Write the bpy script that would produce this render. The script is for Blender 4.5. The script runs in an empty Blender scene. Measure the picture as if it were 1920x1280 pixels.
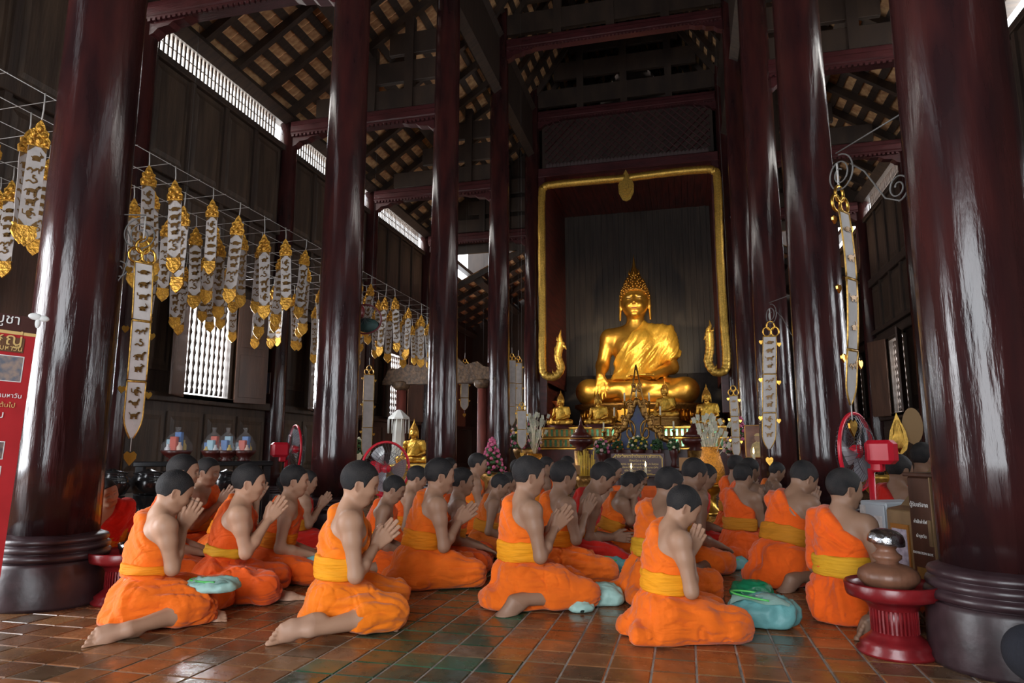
import bpy, bmesh, math, random
import numpy as np
from mathutils import Vector, Matrix

rng = random.Random(7)
SC = bpy.context.scene
COL = SC.collection

# ------------------------------------------------------------------ camera
CAM_Z, PITCH, YAW, FPX = 1.0, math.radians(9.1), math.radians(14.1), 1280.0
cam_d = bpy.data.cameras.new('camera'); cam_d.lens = 24.0; cam_d.sensor_width = 36.0
cam_d.clip_start = 0.05; cam_d.clip_end = 200
cam = bpy.data.objects.new('camera', cam_d); COL.objects.link(cam)
cam.location = (0, 0, CAM_Z); cam.rotation_euler = (math.pi/2 + PITCH, 0, YAW)
SC.camera = cam
CAM_R = cam.rotation_euler.to_matrix()

# ------------------------------------------------------------------ world, light, exposure
SC.view_settings.view_transform = 'Standard'; SC.view_settings.look = 'None'
SC.view_settings.gamma = 1.0; SC.view_settings.use_curve_mapping = False
SC.view_settings.exposure = 0.22
world = bpy.data.worlds.new('daylight'); SC.world = world; world.use_nodes = True
bg = world.node_tree.nodes['Background']
bg.inputs[0].default_value = (0.90, 0.95, 1.0, 1); bg.inputs[1].default_value = 4.2

# hall dimensions (metres, hall axis = +Y, camera stands in the nave)
XL, XR, XWL, XWR = -4.2, 1.42, -7.65, 4.87
XC = (XL + XR)/2
BAY = 3.84
ROW = [3.9 + BAY*k for k in range(-2, 6)]        # column rows: ROW[2] is the nearest in view
YFRONT, YBACK = -4.2, 23.2

def area_light(name, loc, aim, sx, sy, power, color=(1, 1, 1), portal=False, spread=math.pi):
    l = bpy.data.lights.new(name, 'AREA'); l.shape = 'RECTANGLE'; l.size = sx; l.size_y = sy
    l.energy = power; l.color = color; l.spread = spread
    o = bpy.data.objects.new(name, l); COL.objects.link(o); o.location = loc
    d = Vector(aim) - Vector(loc)
    o.rotation_euler = d.to_track_quat('-Z', 'Y').to_euler()
    if portal: l.cycles.is_portal = True
    return o

# daylight entering by the three front doorways behind the camera and by the side windows
DOOR_W, DOOR_H, SDOOR_W, SDOOR_H = 4.4, 4.6, 1.5, 3.2
area_light('front_door_daylight', (XC, YFRONT - .1, DOOR_H/2), (XC, 5, DOOR_H/2 - .2), DOOR_W, DOOR_H, 400, (0.90, 0.95, 1.0))
area_light('side_door_daylight', (XWL - .1, 1.6, 1.9), (0, 2.4, 1.0), 2.6, 3.2, 330, (0.93, 0.96, 1.0))
WIN_Y = [(ROW[k] + ROW[k+1])/2 for k in range(2, 6)] + [ROW[6] + 2.0]
for wy in WIN_Y:
    area_light('window_daylight', (XWL - .32, wy, 2.75), (XWL + 3, wy, 2.3), 1.15, 1.9, 230 if wy < 20 else 560, (0.92, 0.96, 1.0) if wy < 20 else (1.0, .92, .80))
    area_light('clerestory_daylight', (XWL - .32, wy, 7.35), (XWL + 3, wy, 7.9), 3.3, .55, 55 if wy < 20 else 1, (1.0, 0.93, 0.82))
    area_light('window_daylight', (XWR + .32, wy, 2.75), (XWR - 3, wy, 2.3), 1.15, 1.9, 110, (0.92, 0.96, 1.0))
    area_light('clerestory_daylight', (XWR + .32, wy, 7.35), (XWR - 3, wy, 7.9), 3.3, .55, 40 if wy < 20 else 1, (1.0, 0.93, 0.82))

# ------------------------------------------------------------------ pixel helpers (a pixel gives a direction only)
def ray(px, py):
    return (CAM_R @ Vector(((px - 960)/FPX, (640 - py)/FPX, -1))).normalized()
CAMP = Vector((0, 0, CAM_Z))
def on_z(px, py, z=0.0):
    d = ray(px, py); return CAMP + d*((z - CAM_Z)/d.z)
def on_x(px, py, x):
    d = ray(px, py); return CAMP + d*(x/d.x)
def on_y(px, py, y):
    d = ray(px, py); return CAMP + d*(y/d.y)
def at_r(px, py, r):
    d = ray(px, py); return CAMP + d*(r/math.hypot(d.x, d.y))

# ------------------------------------------------------------------ object helpers
def tag(o, label, cat, group=None):
    o['label'] = label; o['category'] = cat
    if group: o['group'] = group
    return o
def struct(o):
    o['kind'] = 'structure'; return o
def empty(name, loc=(0, 0, 0), rz=0, label=None, cat=None, group=None, scale=1.0, parent=None):
    o = bpy.data.objects.new(name, None); COL.objects.link(o); o.empty_display_size = .1
    o.location = loc; o.rotation_euler = (0, 0, rz); o.scale = (scale,)*3
    if parent: o.parent = parent
    if label: tag(o, label, cat, group)
    return o
def obj(name, me, mat=None, parent=None, loc=None, rot=None, scale=None):
    o = bpy.data.objects.new(name, me); COL.objects.link(o)
    if mat and not me.materials: me.materials.append(mat)
    if parent: o.parent = parent
    if loc is not None: o.location = loc
    if rot is not None: o.rotation_euler = rot
    if scale is not None: o.scale = scale if hasattr(scale, '__len__') else (scale,)*3
    return o
def copy_tree(o, parent=None):
    c = o.copy(); COL.objects.link(c); c.parent = parent
    for ch in o.children: copy_tree(ch, c)
    return c

class MB:
    """collects simple shapes for ONE mesh"""
    def __init__(s): s.v = []; s.f = []; s.sm = []
    def add(s, vs, fs, smooth=False):
        n = len(s.v); s.v += [tuple(v) for v in vs]
        s.f += [tuple(i + n for i in f) for f in fs]; s.sm += [smooth]*len(fs); return s
    def box(s, lo, hi, c=0.0, M=None):
        x0, y0, z0 = lo; x1, y1, z1 = hi
        if c <= 0:
            vs = [(x, y, z) for z in (z0, z1) for x, y in ((x0, y0), (x1, y0), (x1, y1), (x0, y1))]
            fs = [(3, 2, 1, 0), (4, 5, 6, 7), (0, 1, 5, 4), (1, 2, 6, 5), (2, 3, 7, 6), (3, 0, 4, 7)]
        else:
            bm = bmesh.new(); bmesh.ops.create_cube(bm, size=1)
            for v in bm.verts:
                v.co = Vector(((x0+x1)/2 + v.co.x*(x1-x0), (y0+y1)/2 + v.co.y*(y1-y0), (z0+z1)/2 + v.co.z*(z1-z0)))
            bmesh.ops.bevel(bm, geom=bm.edges[:], offset=c, segments=1, affect='EDGES')
            bm.verts.index_update()
            vs = [v.co.copy() for v in bm.verts]; fs = [[v.index for v in f.verts] for f in bm.faces]; bm.free()
        if M: vs = [M @ Vector(v) for v in vs]
        return s.add(vs, fs)
    def lathe(s, prof, n=24, M=None, smooth=True, caps=True, a0=0, a1=2*math.pi, sx=1, sy=1):
        full = abs(a1 - a0 - 2*math.pi) < 1e-6
        m = n if full else n + 1
        vs = []
        for r, z in prof:
            for i in range(m):
                a = a0 + (a1 - a0)*i/n
                vs.append((r*math.cos(a)*sx, r*math.sin(a)*sy, z))
        fs = []
        for j in range(len(prof)-1):
            for i in range(n):
                i2 = (i+1) % m if full else i+1
                fs.append((j*m+i, j*m+i2, (j+1)*m+i2, (j+1)*m+i))
        if caps and full:
            if prof[0][0] > 1e-5: fs.append(tuple(range(m-1, -1, -1)))
            if prof[-1][0] > 1e-5: fs.append(tuple((len(prof)-1)*m + i for i in range(m)))
        if M: vs = [M @ Vector(v) for v in vs]
        return s.add(vs, fs, smooth)
    def tube(s, pts, r, n=8, closed=False, smooth=True):
        pts = [Vector(p) for p in pts]; N = len(pts)
        rs = r if hasattr(r, '__len__') else [r]*N
        vs = []; up = None
        for i, p in enumerate(pts):
            if closed: t = pts[(i+1) % N] - pts[i-1]
            else: t = pts[min(i+1, N-1)] - pts[max(i-1, 0)]
            t.normalize()
            if up is None:
                up = t.orthogonal().normalized()
            else:
                up = (up - t*up.dot(t))
                up = up.normalized() if up.length > 1e-6 else t.orthogonal().normalized()
            b = t.cross(up)
            for k in range(n):
                a = 2*math.pi*k/n
                vs.append(p + (up*math.cos(a) + b*math.sin(a))*rs[i])
        fs = []
        for i in range(N if closed else N-1):
            i2 = (i+1) % N
            for k in range(n):
                k2 = (k+1) % n
                fs.append((i*n+k, i*n+k2, i2*n+k2, i2*n+k))
        if not closed:
            fs.append(tuple(range(n-1, -1, -1))); fs.append(tuple((N-1)*n + k for k in range(n)))
        return s.add(vs, fs, smooth)
    def prism(s, poly, z0, z1, M=None, smooth=False):
        n = len(poly)
        vs = [(x, y, z0) for x, y in poly] + [(x, y, z1) for x, y in poly]
        fs = [tuple(range(n-1, -1, -1)), tuple(range(n, 2*n))]
        fs += [(i, (i+1) % n, (i+1) % n + n, i + n) for i in range(n)]
        if M: vs = [M @ Vector(v) for v in vs]
        return s.add(vs, fs, smooth)
    def ball(s, c, r, n=10, m=7, M=None):
        rx, ry, rz = r if hasattr(r, '__len__') else (r, r, r)
        prof = [(max(math.sin(math.pi*j/m), 1e-6), -math.cos(math.pi*j/m)) for j in range(m+1)]
        T = Matrix.Translation(c) @ Matrix.Diagonal((rx, ry, rz, 1))
        if M: T = M @ T
        return s.lathe(prof, n, T, True, False)
    def mesh(s, name):
        me = bpy.data.meshes.new(name); me.from_pydata([tuple(v) for v in s.v], [], s.f); me.update()
        me.polygons.foreach_set('use_smooth', s.sm)
        return me
    def build(s, name, mat, parent=None, **k):
        return obj(name, s.mesh(name), mat, parent, **k)

def box_obj(name, lo, hi, mat, parent=None, c=0.0):
    return MB().box(lo, hi, c).build(name, mat, parent)

# ------------------------------------------------------------------ materials
MATS = {}
def new_mat(name):
    m = bpy.data.materials.new(name); m.use_nodes = True
    return m, m.node_tree, m.node_tree.nodes['Principled BSDF']
def setp(b, **k):
    names = dict(color='Base Color', rough='Roughness', metal='Metallic', spec='Specular IOR Level', coat='Coat Weight',
                 coat_rough='Coat Roughness', trans='Transmission Weight', emit='Emission Color', estr='Emission Strength',
                 sss='Subsurface Weight', alpha='Alpha', sheen='Sheen Weight', ior='IOR')
    for a, v in k.items():
        i = b.inputs[names[a]]
        i.default_value = (*v, 1) if hasattr(v, '__len__') and len(v) == 3 else v
def nd(t, kind, **k):
    n = t.nodes.new(kind)
    for a, v in k.items():
        if a.startswith('_'): setattr(n, a[1:], v)
        else: n.inputs[a].default_value = v
    return n
def ramp(t, stops, src):
    r = t.nodes.new('ShaderNodeValToRGB'); e = r.color_ramp.elements
    while len(e) < len(stops): e.new(.5)
    for i, (p, c) in enumerate(stops):
        e[i].position = p; e[i].color = (*c, 1) if len(c) == 3 else c
    t.links.new(src, r.inputs[0]); return r
def mat(name, color, rough=.5, metal=0.0, noise=0.0, nscale=(8, 8, 8), bump=0.0, bscale=(20, 20, 20), bdetail=4, color2=None,
        objcolor=False, **k):
    """procedural material: two-tone noise colour plus bump in object space"""
    if name in MATS: return MATS[name]
    m, t, b = new_mat(name); setp(b, color=color, rough=rough, metal=metal, **k)
    tc = t.nodes.new('ShaderNodeTexCoord')
    def mapped(s):
        mp = t.nodes.new('ShaderNodeMapping'); mp.inputs['Scale'].default_value = s
        t.links.new(tc.outputs['Object'], mp.inputs[0]); return mp.outputs[0]
    base = None
    if objcolor:
        oi = t.nodes.new('ShaderNodeObjectInfo'); base = oi.outputs['Color']
    if noise > 0 or color2:
        n = nd(t, 'ShaderNodeTexNoise', Scale=1.0, Detail=5.0); t.links.new(mapped(nscale), n.inputs['Vector'])
        c2 = color2 or tuple(c*(1-noise) for c in color)
        r = ramp(t, [(.36, color if not objcolor else (1, 1, 1)), (.66, c2 if not objcolor else (1-noise,)*3)], n.outputs[0])
        if base:
            mx = nd(t, 'ShaderNodeMix', _data_type='RGBA', _blend_type='MULTIPLY'); mx.inputs[0].default_value = 1
            t.links.new(base, mx.inputs[6]); t.links.new(r.outputs[0], mx.inputs[7]); base = mx.outputs[2]
        else: base = r.outputs[0]
    if base: t.links.new(base, b.inputs['Base Color'])
    if bump > 0:
        n = nd(t, 'ShaderNodeTexNoise', Scale=1.0, Detail=float(bdetail)); t.links.new(mapped(bscale), n.inputs['Vector'])
        bn = nd(t, 'ShaderNodeBump', Strength=1.0, Distance=bump); t.links.new(n.outputs[0], bn.inputs['Height'])
        t.links.new(bn.outputs[0], b.inputs['Normal'])
    MATS[name] = m; return m

def attr_mat(name, attr, rough=.6, bump=0.0, bscale=(60, 60, 60), **k):
    if name in MATS: return MATS[name]
    m, t, b = new_mat(name); setp(b, rough=rough, **k)
    a = t.nodes.new('ShaderNodeAttribute'); a.attribute_name = attr
    t.links.new(a.outputs['Color'], b.inputs['Base Color'])
    if bump > 0:
        tc = t.nodes.new('ShaderNodeTexCoord'); mp = t.nodes.new('ShaderNodeMapping'); mp.inputs['Scale'].default_value = bscale
        t.links.new(tc.outputs['Object'], mp.inputs[0])
        n = nd(t, 'ShaderNodeTexNoise', Scale=1.0, Detail=4.0); t.links.new(mp.outputs[0], n.inputs['Vector'])
        bn = nd(t, 'ShaderNodeBump', Strength=1.0, Distance=bump); t.links.new(n.outputs[0], bn.inputs['Height'])
        t.links.new(bn.outputs[0], b.inputs['Normal'])
    MATS[name] = m; return m

M_LACQ = mat('maroon_lacquer', (.046, .012, .011), .17, noise=.5, nscale=(5, 5, 1.2), color2=(.018, .007, .008), bump=.007, bscale=(15, 15, 2.0), bdetail=6, spec=.42)
M_BASE = mat('column_base_lacquer', (.030, .014, .017), .34, noise=.5, nscale=(9, 9, 9), color2=(.045, .026, .030), bump=.0025, bscale=(14, 14, 14), spec=.5)
M_TEAK = mat('dark_teak', (.050, .030, .020), .55, noise=.5, nscale=(3, 14, 1.0), color2=(.026, .016, .012), bump=.004, bscale=(8, 60, 3))
M_TEAKP = mat('panel_teak', (.075, .047, .030), .5, noise=.5, nscale=(9, 9, 1.2), color2=(.036, .022, .015), bump=.004, bscale=(40, 40, 4))
M_BEAM = mat('red_beam_paint', (.075, .016, .018), .38, noise=.4, nscale=(3, 12, 12), bump=.004, bscale=(10, 40, 40))
M_REDPANEL = mat('alcove_red_planks', (.17, .032, .022), .45, noise=.6, nscale=(14, 1.0, 14), color2=(.07, .016, .012), bump=.003, bscale=(30, 3, 30))
M_ALCOVE = mat('alcove_dark_planks', (.028, .017, .011), .5, noise=.6, nscale=(16, 16, .7), color2=(.058, .038, .026), bump=.003, bscale=(40, 40, 2))
M_STONE = mat('grey_board', (.060, .048, .042), .8, noise=.4, nscale=(6, 6, 6), bump=.003)
M_PLASTER = mat('plinth_plaster', (.20, .17, .15), .8, noise=.4, nscale=(5, 5, 5), bump=.003)
M_ROOFTILE = mat('roof_tile_clay', (.66, .40, .19), .8, noise=.55, nscale=(9, 9, 9), color2=(.38, .18, .08), bump=.003)
M_GOLD = mat('gold_leaf', (.80, .46, .085), .30, 1.0, noise=.45, nscale=(5, 5, 5), color2=(.52, .27, .05), bump=.003, bscale=(14, 14, 14))
M_GOLDCLOTH = mat('gold_cloth', (.93, .54, .07), .38, .5, noise=.3, nscale=(4, 4, 4), bump=.012, bscale=(5, 22, 11), bdetail=3)
M_GOLDPAINT = mat('gold_paint', (.78, .46, .09), .40, .75, noise=.4, nscale=(30, 30, 30), bump=.006, bscale=(45, 45, 45))
# ================================================================== THE HALL
# ---- floor: grout slab + glazed tiles
TS = .2
M_GROUT = mat('floor_grout', (.46, .41, .37), .75, noise=.5, nscale=(9, 9, 9), bump=.002)
def tile_mat(name, use_attr):
    m, t, b = new_mat(name)
    tc = t.nodes.new('ShaderNodeTexCoord'); geo = t.nodes.new('ShaderNodeNewGeometry')
    n = nd(t, 'ShaderNodeTexNoise', Scale=9.0, Detail=5.0); t.links.new(geo.outputs['Position'], n.inputs['Vector'])
    r = ramp(t, [(.3, (.72, .68, .66)), (.66, (1.1, 1.08, 1.05))], n.outputs[0])
    if use_attr:
        a = t.nodes.new('ShaderNodeAttribute'); a.attribute_name = 'tile_colour'; c = a.outputs['Color']
    else:
        a = t.nodes.new('ShaderNodeObjectInfo'); c = a.outputs['Color']
    mx = nd(t, 'ShaderNodeMix', _data_type='RGBA', _blend_type='MULTIPLY'); mx.inputs[0].default_value = 1
    t.links.new(c, mx.inputs[6]); t.links.new(r.outputs[0], mx.inputs[7]); t.links.new(mx.outputs[2], b.inputs['Base Color'])
    n2 = nd(t, 'ShaderNodeTexNoise', Scale=14.0, Detail=4.0); t.links.new(geo.outputs['Position'], n2.inputs['Vector'])
    rr = ramp(t, [(.3, (.14,)*3), (.75, (.34,)*3)], n2.outputs[0]); t.links.new(rr.outputs[0], b.inputs['Roughness'])
    bn = nd(t, 'ShaderNodeBump', Strength=.5, Distance=.004); t.links.new(n2.outputs[0], bn.inputs['Height']); t.links.new(bn.outputs[0], b.inputs['Normal'])
    b.inputs['Specular IOR Level'].default_value = .5
    return m
M_TILE = tile_mat('floor_tile_glaze', False); M_TILES = tile_mat('floor_tiles_glaze', True)
floor = struct(box_obj('floor', (XWL - .3, YFRONT - .5, -.30), (XWR + .3, YBACK + 1, -.004), M_GROUT))
def tile_colour(i, j):
    x = XC + (i + .5)*TS
    q = random.Random(i*7919 + j*104729)
    g = abs(x - XC) < .41
    if g and q.random() < .82 or (abs(x - XC) < .61 and q.random() < .12):
        c = q.choice([(.020, .060, .034), (.026, .070, .038), (.034, .056, .036), (.016, .046, .030)])
    else:
        c = q.choice([(.175, .076, .032), (.145, .066, .030), (.165, .084, .036), (.12, .058, .030), (.20, .080, .032), (.10, .062, .036)])
    k = 1.1 + .6*q.random()
    return tuple(v*k for v in c)
def tile_mesh(v, s=TS/2 - .005, ch=.004):
    q = random.Random(v); mb = MB()
    zt = .0005*q.random()
    j = lambda: (q.random() - .5)*.004
    top = [(-s+ch+j(), -s+ch+j(), zt), (s-ch+j(), -s+ch+j(), zt), (s-ch+j(), s-ch+j(), zt), (-s+ch+j(), s-ch+j(), zt)]
    mid = [(-s, -s, -.003), (s, -s, -.003), (s, s, -.003), (-s, s, -.003)]
    low = [(x, y, -.02) for x, y, _ in mid]
    mb.add(top + mid + low, [(0, 1, 2, 3)] + [(4+i, 4+(i+1) % 4, (i+1) % 4, i) for i in range(4)] + [(8+i, 8+(i+1) % 4, 4+(i+1) % 4, 4+i) for i in range(4)])
    return mb.mesh('tile')
TILE_ME = [tile_mesh(v) for v in range(8)]
for me in TILE_ME: me.materials.append(M_TILE)
def to_px(p):
    q = CAM_R.transposed() @ (Vector(p) - CAMP)
    if q.z > -.05: return None
    return 960 + FPX*q.x/-q.z, 640 - FPX*q.y/-q.z
near, far = [], []
for i in range(math.floor((XWL - XC)/TS) - 1, math.ceil((XWR - XC)/TS) + 1):
    for j in range(-21, 112):
        x, y = XC + (i + .5)*TS, (j + .5)*TS
        p = to_px((x, y, 0))
        vis = p and -40 < p[0] < 1960 and 850 < p[1] < 1310
        bare = vis and not (p[0] < 225 and p[1] < 1140) and not (p[0] > 1745 and p[1] < 1270)
        (near if bare else far).append((math.hypot(x, y), i, j, x, y))
near.sort(); far += near[300:]; near = near[:300]
for r, i, j, x, y in near:
    o = obj('tile', TILE_ME[(i*5 + j*3) % 8], None, floor, (x, y, 0), (0, 0, (i*3 + j) % 4*math.pi/2))
    o.color = (*tile_colour(i, j), 1)
mb = MB(); cols = []; s = TS/2 - .005
for r, i, j, x, y in far:
    if r > 9:
        mb.add([(x-s, y-s, 0), (x+s, y-s, 0), (x+s, y+s, 0), (x-s, y+s, 0)], [(0, 1, 2, 3)]); cols += [tile_colour(i, j)]*4
    else:
        a = s - .004
        mb.add([(x-a, y-a, 0), (x+a, y-a, 0), (x+a, y+a, 0), (x-a, y+a, 0), (x-s, y-s, -.004), (x+s, y-s, -.004), (x+s, y+s, -.004), (x-s, y+s, -.004)],
               [(0, 1, 2, 3)] + [(4+k, 4+(k+1) % 4, (k+1) % 4, k) for k in range(4)]); cols += [tile_colour(i, j)]*8
me = mb.mesh('floor_tiles'); ca = me.color_attributes.new('tile_colour', 'FLOAT_COLOR', 'POINT')
ca.data.foreach_set('color', np.array([(*c, 1) for c in cols], 'f').ravel())
ft = obj('floor_tiles', me, M_TILES, floor); ft['kind'] = 'stuff'

# ---- columns
def shaft_mesh(r0, r1, h, zb, seed):
    q = random.Random(seed); prof = []
    for k in range(25):
        f = k/24; prof.append((r0 + (r1 - r0)*f, zb + (h - zb)*f))
    mb = MB().lathe(prof, 40)
    ph = [q.random()*6.28 for _ in range(6)]
    out = []
    for x, y, z in mb.v:
        a = math.atan2(y, x)
        d = 1 + .012*math.sin(3*a + .6*z + ph[0]) + .008*math.sin(7*a - .35*z + ph[1]) + .007*math.sin(1.3*z + 2*a + ph[2])
        out.append((x*d, y*d, z))
    mb.v = out
    return mb.mesh('shaft')
BASEP = [(.356, 0), (.360, .02), (.352, .26), (.345, .283), (.322, .287), (.322, .292), (.350, .30), (.356, .318), (.348, .336), (.322, .340), (.322, .346), (.340, .352), (.346, .37), (.338, .388), (.312, .392), (.312, .398), (.330, .404), (.334, .42), (.326, .436), (.30, .445), (.27, .46)]
M_BASEW = mat('column_base_worn', (.040, .022, .025), .36, noise=.5, nscale=(11, 11, 11), color2=(.022, .012, .014), bump=.003, bscale=(12, 12, 12))
SH_ME = [shaft_mesh(.275, .210, 13.2, .42, k) for k in range(4)]
SH_SIDE = [shaft_mesh(.215, .175, 7.55, .35, 10 + k) for k in range(2)]
PL_ME = MB().lathe(BASEP[:4] + [(.34, .287)], 48).mesh('plinth')
MO_ME = MB().lathe([(.32, .28)] + BASEP[4:], 48).mesh('base_moulding')
ORD = ['nearest', 'second', 'third', 'fourth', 'fifth']
def column(x, y, side, k, aisle=False):
    if aisle:
        lab = f'slimmer maroon wall column along the {side} wall, {k}'
    else:
        lab = f'tall maroon lacquered column of the {side} nave row, {k}'
    o = empty('wall_column' if aisle else 'nave_column', (x, y, 0), rng.random()*6.28, lab, 'column', 'wall columns' if aisle else 'nave columns')
    if aisle: obj('shaft', SH_SIDE[int(y) % 2], M_LACQ, o); obj('base_moulding', MO_ME, M_BASE, o, scale=(.74, .74, .8)); obj('plinth', PL_ME, M_BASEW, o, scale=(.74, .74, .8))
    else: obj('shaft', SH_ME[int(y) % 4], M_LACQ, o); obj('base_moulding', MO_ME, M_BASE, o); obj('plinth', PL_ME, M_BASEW, o)
    return o
WORDS_L = ['behind the viewer', 'the huge one at the left edge', 'second from the front, behind the kneeling boys', 'third from the front, with a bright streak', 'fourth from the front, beside the pink flowers', 'last one, beside the golden frame', 'behind the golden statue']
WORDS_R = ['behind the viewer', 'the huge one at the right edge', 'second from the front, behind the red fan', 'third from the front, behind the hanging white banner', 'fourth from the front, beside the framed portrait', 'last one, beside the golden frame', 'behind the golden statue']
for k in range(1, 7):
    column(XL, ROW[k], 'left', WORDS_L[k-1]); column(XR + (.055 if k == 2 else 0), ROW[k], 'right', WORDS_R[k-1])
    w = ['behind the viewer', 'hidden beside the nearest column', 'first past the offering baskets, with a framed portrait', 'second one with a framed portrait', 'third one near the small golden statue', 'far corner one']
    w2 = ['behind the viewer', 'hidden behind the huge right column', 'first past the donation box', 'second past the donation box', 'the one with a framed photograph', 'far corner one']
    if k < 7:
        column(XWL + .05, ROW[k] + 0, 'left', w[k-1], True); column(XWR - .05, ROW[k], 'right', w2[k-1], True)

# ---- side walls: frames, recessed teak panels, windows with turned balusters, clerestory slats
bal_prof = [(.030, 0), (.030, .08)]
for q in range(9):
    z = .08 + q*.165
    bal_prof += [(.018, z + .012), (.026, z + .05), (.034, z + .0825), (.026, z + .115), (.018, z + .15)]
bal_prof += [(.030, 1.57), (.030, 1.66)]
BAL_ME = MB().lathe(bal_prof, 10).mesh('baluster'); BAL_ME.materials.append(M_TEAK)
SLAT_ME = MB().box((-.010, -.018, 0), (.010, .018, .50)).mesh('slat'); SLAT_ME.materials.append(M_TEAK)
M_SHUT = mat('shutter_teak', (.11, .050, .028), .42, noise=.4, nscale=(8, 8, 1.2), bump=.003, bscale=(40, 40, 4))
def panel_mesh(w, h):
    mb = MB(); t = .03
    mb.box((-.012, -w/2, 0), (.012, w/2, h))
    e = .07
    mb.add([(.012, -w/2+e, e), (.012, w/2-e, e), (.012, w/2-e, h-e), (.012, -w/2+e, h-e), (.03, -w/2+2*e, 2*e), (.03, w/2-2*e, 2*e), (.03, w/2-2*e, h-2*e), (.03, -w/2+2*e, h-2*e)],
           [(4, 5, 6, 7)] + [(i, (i+1) % 4, 4+(i+1) % 4, 4+i) for i in range(4)])
    me = mb.mesh('panel'); me.materials.append(M_TEAKP); return me
PAN_HI, PAN_MID, PAN_LOW = panel_mesh(.86, 1.55), panel_mesh(.86, 1.05), panel_mesh(.86, .95)
def side_wall(name, X, sgn, bays, detail=True):
    """X = inner face; sgn=+1 when the hall lies at larger x"""
    wmb = MB(); o = struct(obj(name, bpy.data.meshes.new(name), None)); T = .22
    xb, xf = X - sgn*T, X
    lo, hi = min(xb, xf), max(xb, xf)
    y0, y1 = YFRONT, YBACK + 1.2
    wins = [w for w in WIN_Y]
    # solid back layer with openings cut by construction: horizontal bands
    if name == 'wall_left':                                 # side doorway beside the viewer
        wmb.box((lo, y0, 0), (hi, .3, 1.88)); wmb.box((lo, 2.9, 0), (hi, y1, 1.88))
    else: wmb.box((lo, y0, 0), (hi, y1, 1.88))
    edges = [y0] + [e for w in wins for e in (w - .58, w + .58)] + [y1]
    zt = 3.62
    if name == 'wall_left': edges = [y0, .3, 2.9] + edges[1:]
    for a, b in zip(edges[0::2], edges[1::2]): wmb.box((lo, a, 1.88), (hi, b, zt))
    wmb.box((lo, y0, zt), (hi, y1, 7.06))
    wmb.box((lo, y0, 7.60), (hi, y1, 7.74))
    me = wmb.mesh(name); me.materials.append(M_TEAK); o.data = me
    ys = 2.95 if sgn > 0 else y0
    bs = box_obj('plinth_course', (min(X, X + sgn*.10), ys, 0), (max(X, X + sgn*.10), y1, .42), M_PLASTER, o)
    for z, h, d in ((.42, .16, .09), (1.74, .14, .10), (3.66, .18, .08), (3.92, .10, .12), (5.18, .20, .09), (6.95, .12, .10)):
        box_obj('rail', (min(X, X + sgn*d), ys if z < 3 else y0, z), (max(X, X + sgn*d), y1, z + h), M_TEAK, o, .012)
    n = 0
    for k in range(2, 7):
        yA, yB = ROW[k-1], ROW[k]
        if k not in bays: continue
        m = 4; pw = (yB - yA - .44)/m
        for q in range(m):
            yc = yA + .22 + pw*(q + .5)
            s = pw/.93
            for me_, z in ((PAN_HI, 5.39), (PAN_MID, 4.05)):
                obj('panel', me_, None, o, (X + sgn*.015, yc, z), (0, 0, 0 if sgn > 0 else math.pi), (1, s, 1))
            obj('panel', PAN_LOW, None, o, (X + sgn*.015, yc, .65), (0, 0, 0 if sgn > 0 else math.pi), (1, s, 1))
            if q in (0, 3): obj('panel', PAN_MID, None, o, (X + sgn*.015, yc, 2.2), (0, 0, 0 if sgn > 0 else math.pi), (1, s, 1.2))
            for z, h in ((5.38, 1.57), (4.02, 1.16)):
                box_obj('stile', (min(X, X + sgn*.07), yA + .22 + pw*q - .05, z), (max(X, X + sgn*.07), yA + .22 + pw*q + .05, z + h), M_TEAK, o)
        # clerestory slats
        ns = 36
        if sgn > 0 or k in (5, 6):
            for q in range(ns):
                obj('slat', SLAT_ME, None, o, (X - sgn*.12, yA + .22 + (yB - yA - .44)*(q + .5)/ns, 7.08), None, (1, 1, 1.04))
            for z in (7.22, 7.40):
                box_obj('slat_rail', (X - sgn*.14 - .01, yA + .2, z), (X - sgn*.14 + .01, yB - .2, z + .018), M_TEAK, o)
    return o
wall_l = side_wall('wall_left', XWL, 1, (3, 4, 5, 6))
wall_r = side_wall('wall_right', XWR, -1, (4, 5, 6))
def window(n, X, sgn, y):
    w = struct(empty(f'window_{n}', (X, y, 1.88)))
    f = MB(); d = .12*sgn
    for a, b in (((-.14, -.62, -.02), (.05, -.54, 1.78)), ((-.14, .54, -.02), (.05, .62, 1.78)), ((-.14, -.62, 1.72), (.05, .62, 1.80)), ((-.14, -.68, -.08), (.10, .68, .0))):
        f.box((min(a[0]*sgn, b[0]*sgn), a[1], a[2]), (max(a[0]*sgn, b[0]*sgn), b[1], b[2]), .008)
    f.build('frame', M_TEAKP, w)
    for q in range(9):
        obj('baluster', BAL_ME, None, w, (-.06*sgn, -.48 + .12*q, .04))
    closed = X == XWL and y < 7
    for s in (-1, 1):
        sh = MB().box((-.02, 0, 0), (.02, .62, 1.85), .006).box((.02, .07, .1), (.03, .55, .85), .004).box((.02, .07, .98), (.03, .55, 1.75), .004)
        so = sh.build('shutter', M_SHUT, w, loc=(.10*sgn, s*.62, -.06))
        so.rotation_euler = (0, 0, (0 if s > 0 else math.pi) + (-sgn*s)*math.radians(180 if closed else 24))
    return w
nwin = 1
for wy in WIN_Y: window(nwin, XWL, 1, wy); nwin += 1
for wy in WIN_Y: window(nwin, XWR, -1, wy); nwin += 1

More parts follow.
